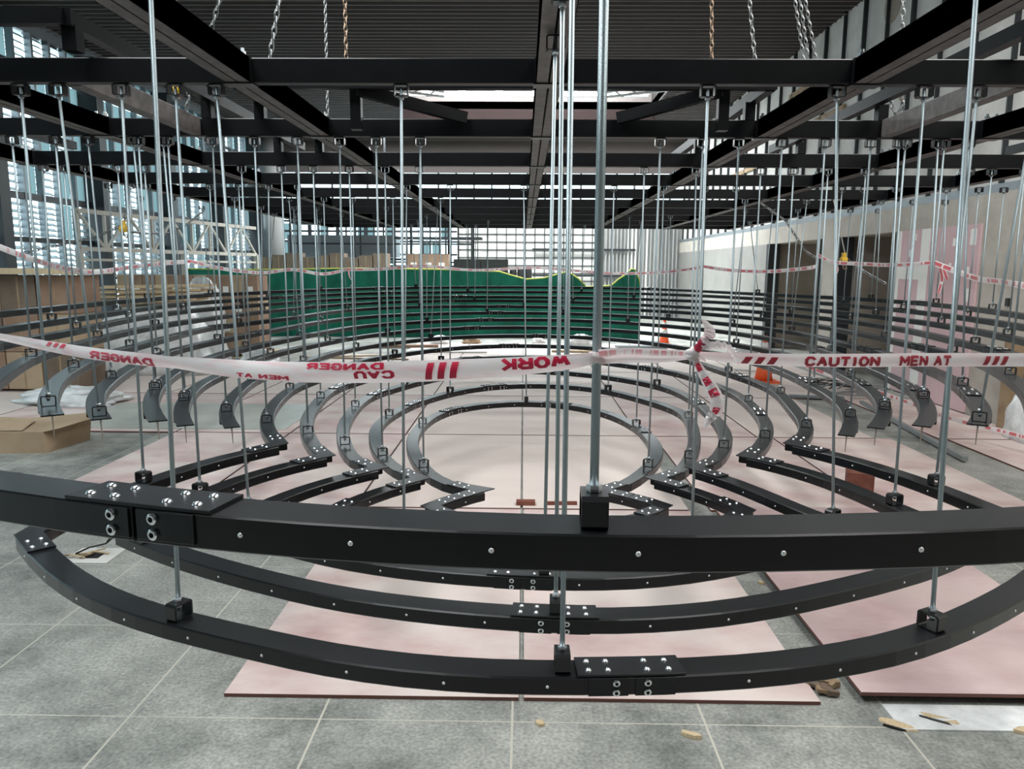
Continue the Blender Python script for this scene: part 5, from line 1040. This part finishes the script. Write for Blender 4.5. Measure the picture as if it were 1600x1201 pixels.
# row of upright cartons behind the left tiers
nx = 11; x = -7.75
for c in range(nx):
    w = .245
    for r in range(4):
        carton(x, x+w, 14.4, 15.0, .1+r*.37, .1+(r+1)*.37, 'carton' if (c+r) % 3 else 'carton2', 'upright brown carton in the long left stack, %s layer, %s column' % (ORD[r+1], ORD[c+1]), 'cartons stacked behind the left tiers', lab=(c % 2 == 0 and r == 3) or (c*r) % 5 == 3)
    x += w
single('pallet', MB().box(-7.8,-4.9,14.35,15.05,0,.02).box(-7.8,-4.9,14.35,15.05,.08,.098).box(-7.8,-7.7,14.35,15.05,.02,.08).box(-6.4,-6.3,14.35,15.05,.02,.08).box(-5.0,-4.9,14.35,15.05,.02,.08), 'timber', 'long wooden pallet under the left carton stack', 'pallet')
for c in range(3): carton(-5.0+c*.0, -4.93+.0, 14.4, 15, 0, .01, 'carton', 'x', 'x') if False else None
# crates at the far left
for c in range(5):
    for r in range(3):
        x0 = -8.6+c*.5; carton(x0, x0+.49, 10.2, 10.9, .05+r*.52, .05+(r+1)*.52, ['carton2','carton','carton3'][(c*2+r) % 3], 'wide carton under the timber top at far left, %s layer, %s column' % (ORD[r+1], ORD[c+1]), 'cartons under the timber top')
single('timber_sheet', MB().box(-8.7,-6.02,10.0,11.1,1.625,1.70), 'timber', 'long pale timber sheet lying on the far left cartons', 'timber board')
# sticks and film
for i in range(16):
    j, l = i % 4, i//4
    a = Vector((-6.95+.14*j+.05*l, 11.85+.17*j, 1.17+.075*l+.02*(j % 2))); c = a+Vector((1.25+.1*((i*7) % 4), .10-.03*l, .03))
    single('timber_batten', MB().bar((0,0,0), c-a, .09, .03), 'timber', 'pale timber batten in the heap beside the far left cartons, %s layer' % ORD[l+1], 'batten', a, group='battens in the timber heap, %s layer' % ORD[l+1])
def lump(name, label, cat, x0, x1, y0, y1, z0, z1, mat, n=22, rough=.2, seed=1, sharp=.7):
    random.seed(seed); b = MB(); m = 14; ph = [random.uniform(0, 6.28) for _ in range(6)]
    for j in range(m+1):
        th = math.pi/2*j/m
        for i in range(n):
            a = 2*math.pi*i/n; q = 1+rough*(.5*math.sin(3*a+ph[0]+j*.6)+.3*math.sin(7*a+ph[1]-j)+.3*math.sin(5*j+ph[2]+a*2))
            cx = math.copysign(abs(math.cos(a))**sharp, math.cos(a)); cy = math.copysign(abs(math.sin(a))**sharp, math.sin(a))
            r = math.cos(th)**sharp if j < m else .001
            b.v.append(((x1-x0)/2*cx*r*q, (y1-y0)/2*cy*r*q, (z1-z0)*math.sin(th)*(1+rough*.3*math.sin(a*4+ph[3]+j))))
    for j in range(m):
        for i in range(n): b.f.append((j*n+i, j*n+(i+1) % n, (j+1)*n+(i+1) % n, (j+1)*n+i)); b.m.append(0)
    b.f.append(tuple(reversed(range(n)))); b.m.append(0)
    return single(name, b, mat, label, cat, ((x0+x1)/2, (y0+y1)/2, z0), smooth=True)
lump('film_bundle', 'bundle wrapped in crumpled white plastic film under the timber battens', 'bundle', -7.0,-5.1,11.8,12.6,.018,1.10,'film', rough=.10, seed=3, sharp=.5)
lump('film_bundle', 'crumpled white plastic film heaped at the right end of the battens', 'bundle', -6.1,-5.4,13.2,13.9,.018,1.48,'film', rough=.2, seed=8, sharp=.6)
lump('film_heap', 'strip of white film behind the outermost tiers on the left', 'plastic film', -6.4,-5.1,9.1,9.7,.018,.22,'film', rough=.25, seed=6)
# carton at the left edge in the foreground
t = thing('cardboard_box', 'brown kraft paper parcel on the floor at the left edge', 'box', (-4.95, 7.0, 0), None)
b = MB(); b.add([(-5.6,6.8,0),(-4.47,6.85,0),(-4.4,7.45,0),(-5.6,7.4,0),(-5.6,6.82,.2),(-4.5,6.87,.20),(-4.38,7.48,.27),(-5.0,7.42,.22),(-5.6,7.4,.24)],
   [(0,3,2,1),(0,1,5,4),(1,2,6,5),(2,3,8,7,6),(3,0,4,8),(4,5,7,8),(5,6,7)])
world('parcel', b, 'carton2', t)
b = MB(); b.add([(-4.5,6.87,.2),(-4.36,6.9,.23),(-4.25,7.4,.25),(-4.38,7.48,.27)], [(0,1,2,3),(3,2,1,0)]).add([(-5.3,6.86,.205),(-4.7,6.88,.21),(-4.8,7.25,.245),(-5.2,7.22,.24)], [(0,1,2,3)]); world('flap', b, 'carton2', t)
# tall crates, black box, cartons behind the net
for i in range(9):
    x0 = -7.7+i*.42; carton(x0, x0+.40, 22, 22.6, 0, 2.02+.06*(i % 3), 'carton3', 'tall dark brown crate standing behind the green net, %s from the left' % ORD[i+1], 'dark crates behind the net', name='tall_crate')
for i in range(3):
    x0 = -3.3+i*.40; carton(x0, x0+.38, 21.6, 22.2, 1.7, 2.12, 'carton', 'brown carton high behind the net left of the black cabinet, %s from the left' % ORD[i+1], 'cartons high behind the net', lab=True)
single('packing_bench', MB().box(-3.4,-2.0,21.5,22.3,1.62,1.69).box(-3.35,-3.25,21.6,21.7,0,1.62).box(-2.15,-2.05,21.6,21.7,0,1.62).box(-3.35,-3.25,22.1,22.2,0,1.62).box(-2.15,-2.05,22.1,22.2,0,1.62), 'timber_d', 'dark bench carrying the brown cartons behind the net', 'bench')
single('site_cabinet', MB().box(-2.0,-.45,21.8,22.5,0,1.98).box(-1.98,-1.24,21.77,21.8,.05,1.93).box(-1.21,-.47,21.77,21.8,.05,1.93), 'cable', 'long black cabinet behind the green net near the centre', 'cabinet')
for i in range(3):
    x = -.3+i*.22; single('drum', MB().tube([(0,0,0),(0,0,1.72),(0,0,1.75)], [.1,.1,.09], 14), 'cable', '%s dark upright tube standing right of the black cabinet' % ['left','middle','right'][i], 'tube', (x, 22, 0), group='dark tubes beside the cabinet', smooth=True)
# grey blue duct and cream truss at the left back
t = thing('air_duct', 'pale blue grey air duct box hung at the back left of the hall', 'duct', (-5.6, 25, 2.4), None)
world('duct_shell', MB().box(-7.6,-4.1,24.6,25.4,2.05,2.75), 'greymetal', t)
world('hanger_strap', MB().box(-7.3,-7.25,24.9,25,2.75,ZC).box(-4.5,-4.45,24.9,25,2.75,ZC), 'darkmetal', t)
t = thing('lattice_truss', 'cream lattice truss on posts in front of the left glazing', 'truss', (-7.9, 18, 0), None)
b = MB(); A = Vector((-8.3,14.2,0)); B = Vector((-7.2,20.5,0)); n = 9
for z in (2.05, 2.75): b.bar(A+Vector((0,0,z)), B+Vector((0,0,z)), .08)
for z in (1.85,): b.bar(A+Vector((0,0,z)), B+Vector((0,0,z)), .05)
for i in range(n):
    p = A.lerp(B, i/n); q = A.lerp(B, (i+1)/n); b.bar(p+Vector((0,0,2.05)), p+Vector((0,0,2.75)), .05)
    za, zb = (2.05,2.75) if i % 2 else (2.75,2.05); b.bar(p+Vector((0,0,za)), q+Vector((0,0,zb)), .045)
world('lattice', b, 'cream_truss', t)
for f in (0,.5,1): p = A.lerp(B, f); world('post', MB().box(p.x-.05,p.x+.05,p.y-.05,p.y+.05,0,2.05), 'cream_truss', t)
# scaffold frame at the back
t = thing('scaffold', 'dark tubular scaffold with three decks before the far glazing', 'scaffold', (-3.6, 24, 0), None)
for x in (-7.2,-5.2,-3.6,-2.4,-1.6):
    for y in (23.6,24.4): world('upright', MB().tube([(x,y,0),(x,y,3.7)], .03, 6), 'darkmetal', t)
for z in (1.9,2.45,3.1,3.4):
    world('ledger', MB().tube([(-7.2,23.6,z),(-1.6,23.6,z)], .028, 6), 'darkmetal', t)
for z, x0, x1 in ((1.95,-7.2,-3.4),(2.6,-4,-1.3),(3.05,-7.2,-2.6)): world('deck', MB().box(x0,x1,23.6,24.4,z,z+.07), 'darkmetal', t)
# roof trusses seen through the opening
for i, y in enumerate((19.3, 20.3, 21.3)):
    t = thing('roof_truss', '%s white roof truss seen through the roof opening' % ['nearest','middle','farthest'][i], 'truss', (0, y, ZC+.5), 'white trusses in the roof opening')
    b = MB(); z0, z1 = ZC+.25+.0*i, ZC+1.05
    b.bar((-3.2,y,z0),(3.3,y,z0),.09); b.bar((-3.2,y,z1),(3.3,y,z1),.09); world('chord', b, 'white_truss', t)
    for j in range(13):
        x = -3.2+j*.5; za, zb = (z0,z1) if j % 2 else (z1,z0); world('diagonal', MB().bar((x,y,za),(x+.5,y,zb),.07), 'white_truss', t)
for s, nm in ((-1,'left'),(1,'right')):
    t = thing('knee_brace', 'white lattice brace beside the roof opening on the %s' % nm, 'brace', (s*3.6, 17.5, ZC-.5), None)
    b = MB(); 
    b.bar((s*1.9,18.4,ZC-.32),(s*4.6,16.5,ZC-.12),.05); b.bar((s*1.9,18.4,ZC-.42),(s*4.6,16.5,ZC-.5),.05)
    world('chord', b, 'white_truss', t)
    for j in range(8):
        x = 2.1+j*.32; world('lacing', MB().bar((s*x,18.4-(x-1.9)*.7,ZC-.34),(s*(x+.16),18.4-(x-1.74)*.7,ZC-.47),.03), 'white_truss', t)
# traffic cones
def cone(label, x, y, hh):
    t = thing('traffic_cone', label, 'traffic cone', (x, y, 0), 'traffic cones'); b = MB(); n = 20
    s = hh/.7
    b.box(-.19*s,.19*s,-.19*s,.19*s,0,.03*s); world_ = lambda nm, bb, m: put(nm, bb.mesh(nm, m, True), t, (x, y, .017))
    put('base', b.mesh('base', 'orange'), t, (x, y, .017))
    def fr(z0, z1): r = lambda z: (.14-.115*z/.7)*s; return MB().tube([(0,0,z0*s),(0,0,z1*s)], [r(z0), r(z1)], n)
    put('cone_body', fr(.03,.30).add(*[[],[]]).mesh('cone_body', 'orange', True), t, (x, y, .017))
    put('white_band', fr(.30,.42).mesh('white_band', 'white', True), t, (x, y, .017))
    put('cone_neck', fr(.42,.52).mesh('cone_neck', 'orange', True), t, (x, y, .017))
    put('white_band', fr(.52,.6).mesh('white_band', 'white', True), t, (x, y, .017))
    put('cone_tip', fr(.6,.7).mesh('cone_tip', 'orange', True), t, (x, y, .017))
cone('orange traffic cone with white bands behind the right tiers', 3.75, 11.7, .72)
cone('smaller orange cone with white bands farther back right of centre', 3.25, 17.4, .60)
# scrap on the floor
for i in range(26):
    a = random.uniform(0, 3.14); x = 4.75+random.uniform(-.35,.35); y = 11.0+random.uniform(-1.0,1.0); l = random.uniform(.4,.9)
    single('steel_offcut', MB().bar((-l/2,0,0),(l/2,0,0),.018), 'scrap' if i % 3 else 'cable', 'thin steel offcut in the tangled pile by the right wall', 'offcut', (x, y, .03+.012*(i % 6)), (0,random.uniform(-.02,.02),a), group='steel offcuts piled by the right wall')
deb = [('timber_plank','brown plank lying behind the sixth tier left of centre', (-2.6,16.4),1.5,.16,.05,.12,'carton'),('timber_plank','pale speckled board lying behind the sixth tier',(-1.35,15.6),1.2,.5,.03,.05,'filler'),
 ('timber_plank','long thin pale lath behind the left rings',(-3.3,14.6),1.8,.05,.02,.3,'timber'),('timber_plank','second thin lath crossing behind the left rings',(-3.0,14.2),1.7,.05,.02,-.1,'timber_d'),
 ('timber_plank','grey board leaning low behind the right rings',(2.6,16.6),1.1,.3,.05,.1,'greymetal'),('timber_plank','pale strip on the floor at back right',(1.6,15.6),2.0,.1,.04,-.08,'timber'),
 ('timber_plank','white lath slanting behind the right tiers',(3.9,12.9),1.0,.06,.03,-.6,'label'),('timber_plank','narrow grey plank near the scrap pile',(4.0,10.2),.7,.1,.03,-.2,'greymetal'),
 ('steel_angle','long grey steel angle on the floor at the far right',(4.25,8.3),3.0,.05,.04,1.45,'scrap')]
for nm, lab, (x, y), l, w, h, a, m in deb: single(nm, MB().box(-l/2,l/2,-w/2,w/2,0,h), m, lab, 'debris', (x, y, .02), (0,0,a))
for i, (x, y, r, m, lab) in enumerate(((-1.9,17.3,.22,'white','white sack on the floor behind the tiers'),(-1.2,17.4,.2,'carton2','brown sack right of the white sack'),(.35,17.6,.15,'white','small blue grey sack at centre back'),(4.4,15.0,.28,'film','pale cloth heap at back right'),(1.3,17.0,.3,'film','white crumpled sheet at back right of centre'),(-4.6,13.0,.35,'film','grey film heap on the floor at left back'),(-2.55,12.3,.25,'film','small film scrap behind the fifth ring'))):
    lump('sack', lab, 'sack', x-r, x+r, y-r*.7, y+r*.7, .017, r*.9, m, rough=.25, seed=30+i)
lump('water_bag', 'translucent grey bag leaning at the foot of the right wall', 'bag', 5.06,5.40,7.45,8.0,.018,.52,'film', rough=.1, seed=50)
single('timber_post', MB().box(5.28,5.40,8.15,8.33,0,1.0), 'timber_d', 'brown timber post at the end of the beige wall panel', 'post')
single('red_block', MB().box(-.095,.095,-.08,.08,0,.19).box(-.04,.085,-.084,-.079,.02,.17), 'brick', 'dark red block on the floor between the right wings', 'block', (2.62, 5.72, .017), (0,0,-.3))
single('red_block', MB().box(-.07,.07,-.03,.03,0,.03), 'brick', 'small flat red block by the plywood seam at centre', 'block', (.03, 5.4, .017))
single('red_lath', MB().box(-.11,.11,-.01,.01,0,.025), 'brick', 'short red lath by the plywood seam right of the centre', 'lath', (.30, 5.4, .017), (0,0,.04))
# floor box with cable
fb = px3(147, 868, 1).copy(); d = fb-Vector((0,0,EYE)); f0 = Vector((0,0,EYE))+d*(EYE/-d.z)
t = thing('floor_outlet', 'broken floor outlet with loose black cables left of the front beam', 'floor outlet', (f0.x, f0.y, 0))
random.seed(9)
b = MB(); b.box(f0.x-.14,f0.x+.14,f0.y-.12,f0.y+.12,.0005,.004); world('surround', b, 'concrete', t)
world('opening', MB().box(f0.x-.06,f0.x+.05,f0.y-.05,f0.y+.05,.004,.0055), 'cable', t)
for i in range(9):
    a = random.uniform(0,6.28); c = f0+Vector((random.uniform(-.1,.1),random.uniform(-.08,.08),.01)); c.z = .012
    world('splinter', MB().bar(c, c+Vector((.1*math.cos(a),.06*math.sin(a),.012)), .012,.006), 'timber_d' if i % 2 else 'timber', t)
for s in (0,.02): world('cable', MB().tube([f0+Vector((-.10,-.02,.02)), f0+Vector((-.06,.06,.03)), f0+Vector((.02,.10,.04)), f0+Vector((.05+s,.10,.08)), f0+Vector((.05+s,.08,.16)), f0+Vector((.05+s,.06,.26))], .005, 6), 'cable', t, True)
# chips and torn bits
def chip(x, y, l, w, m, lab, a=0, h=.008, cat='wood chip'):
    p = px3(x, y, 1)-Vector((0,0,EYE)); q = Vector((0,0,EYE))+p*(EYE/-p.z); random.seed(int(x*7+y)); n = 7; b = MB()
    lo = [(l/2*math.cos(2*math.pi*i/n)*random.uniform(.75,1.1), w/2*math.sin(2*math.pi*i/n)*random.uniform(.75,1.1)) for i in range(n)]
    b.v = [(u, v, 0) for u, v in lo]+[(u*.9, v*.85, h*random.uniform(.7,1.3)) for u, v in lo]
    b.f = [tuple(reversed(range(n))), tuple(n+i for i in range(n))]+[(i, (i+1) % n, n+(i+1) % n, n+i) for i in range(n)]; b.m = [0]*len(b.f)
    single('wood_chip', b, m, lab, cat, (q.x, q.y, .001), (0,0,a))
chip(1078,1149,.10,.04,'timber','pale wood chip on the grey tiles at the bottom centre',-.5,.012)
chip(844,1131,.05,.04,'timber','small wood chip left of the bottom tile joint',-.9)
chip(1597,1143,.08,.035,'timber','wood chip at the bottom right edge',0,.012)
chip(1400,1132,.16,.07,'timber','torn tan veneer on the white strip, left piece',-.6,.005)
chip(1470,1124,.18,.06,'timber','torn tan veneer on the white strip, right piece',-.5,.005)
chip(1396,1138,.10,.012,'cable','dark sliver beside the left torn veneer',-.5,.01)
chip(1462,1128,.14,.010,'cable','dark sliver beside the right torn veneer',-.55,.01)
chip(1190,912,.05,.03,'timber','small tan chip in the gap between the plywood sheets',-.3,.012)
chip(692,987,.035,.02,'filler','small cream blob on the pink plywood under the fourth ring',0,.006)
chip(719,925,.06,.006,'cable','short dark pencil line of wire on the pink plywood',.2,.004,'wire')
for i in range(22):
    x = 1280+random.uniform(-22,25); y = 1070+(x-1280)*.8*.5+random.uniform(-14,14)
    p = px3(x, y, 1)-Vector((0,0,EYE)); q = Vector((0,0,EYE))+p*(EYE/-p.z); random.seed(100+i)
    single('rubble', MB().bar((-.02,0,0),(.022,.008,.006),random.uniform(.015,.035),random.uniform(.012,.025)), 'carton3' if i % 2 else 'timber_d', 'bit of broken timber rubble beside the raised red plywood', 'rubble', (q.x, q.y, .012+.004*(i % 3)), (0,0,random.uniform(0,3)), group='timber rubble in the sheet gap')
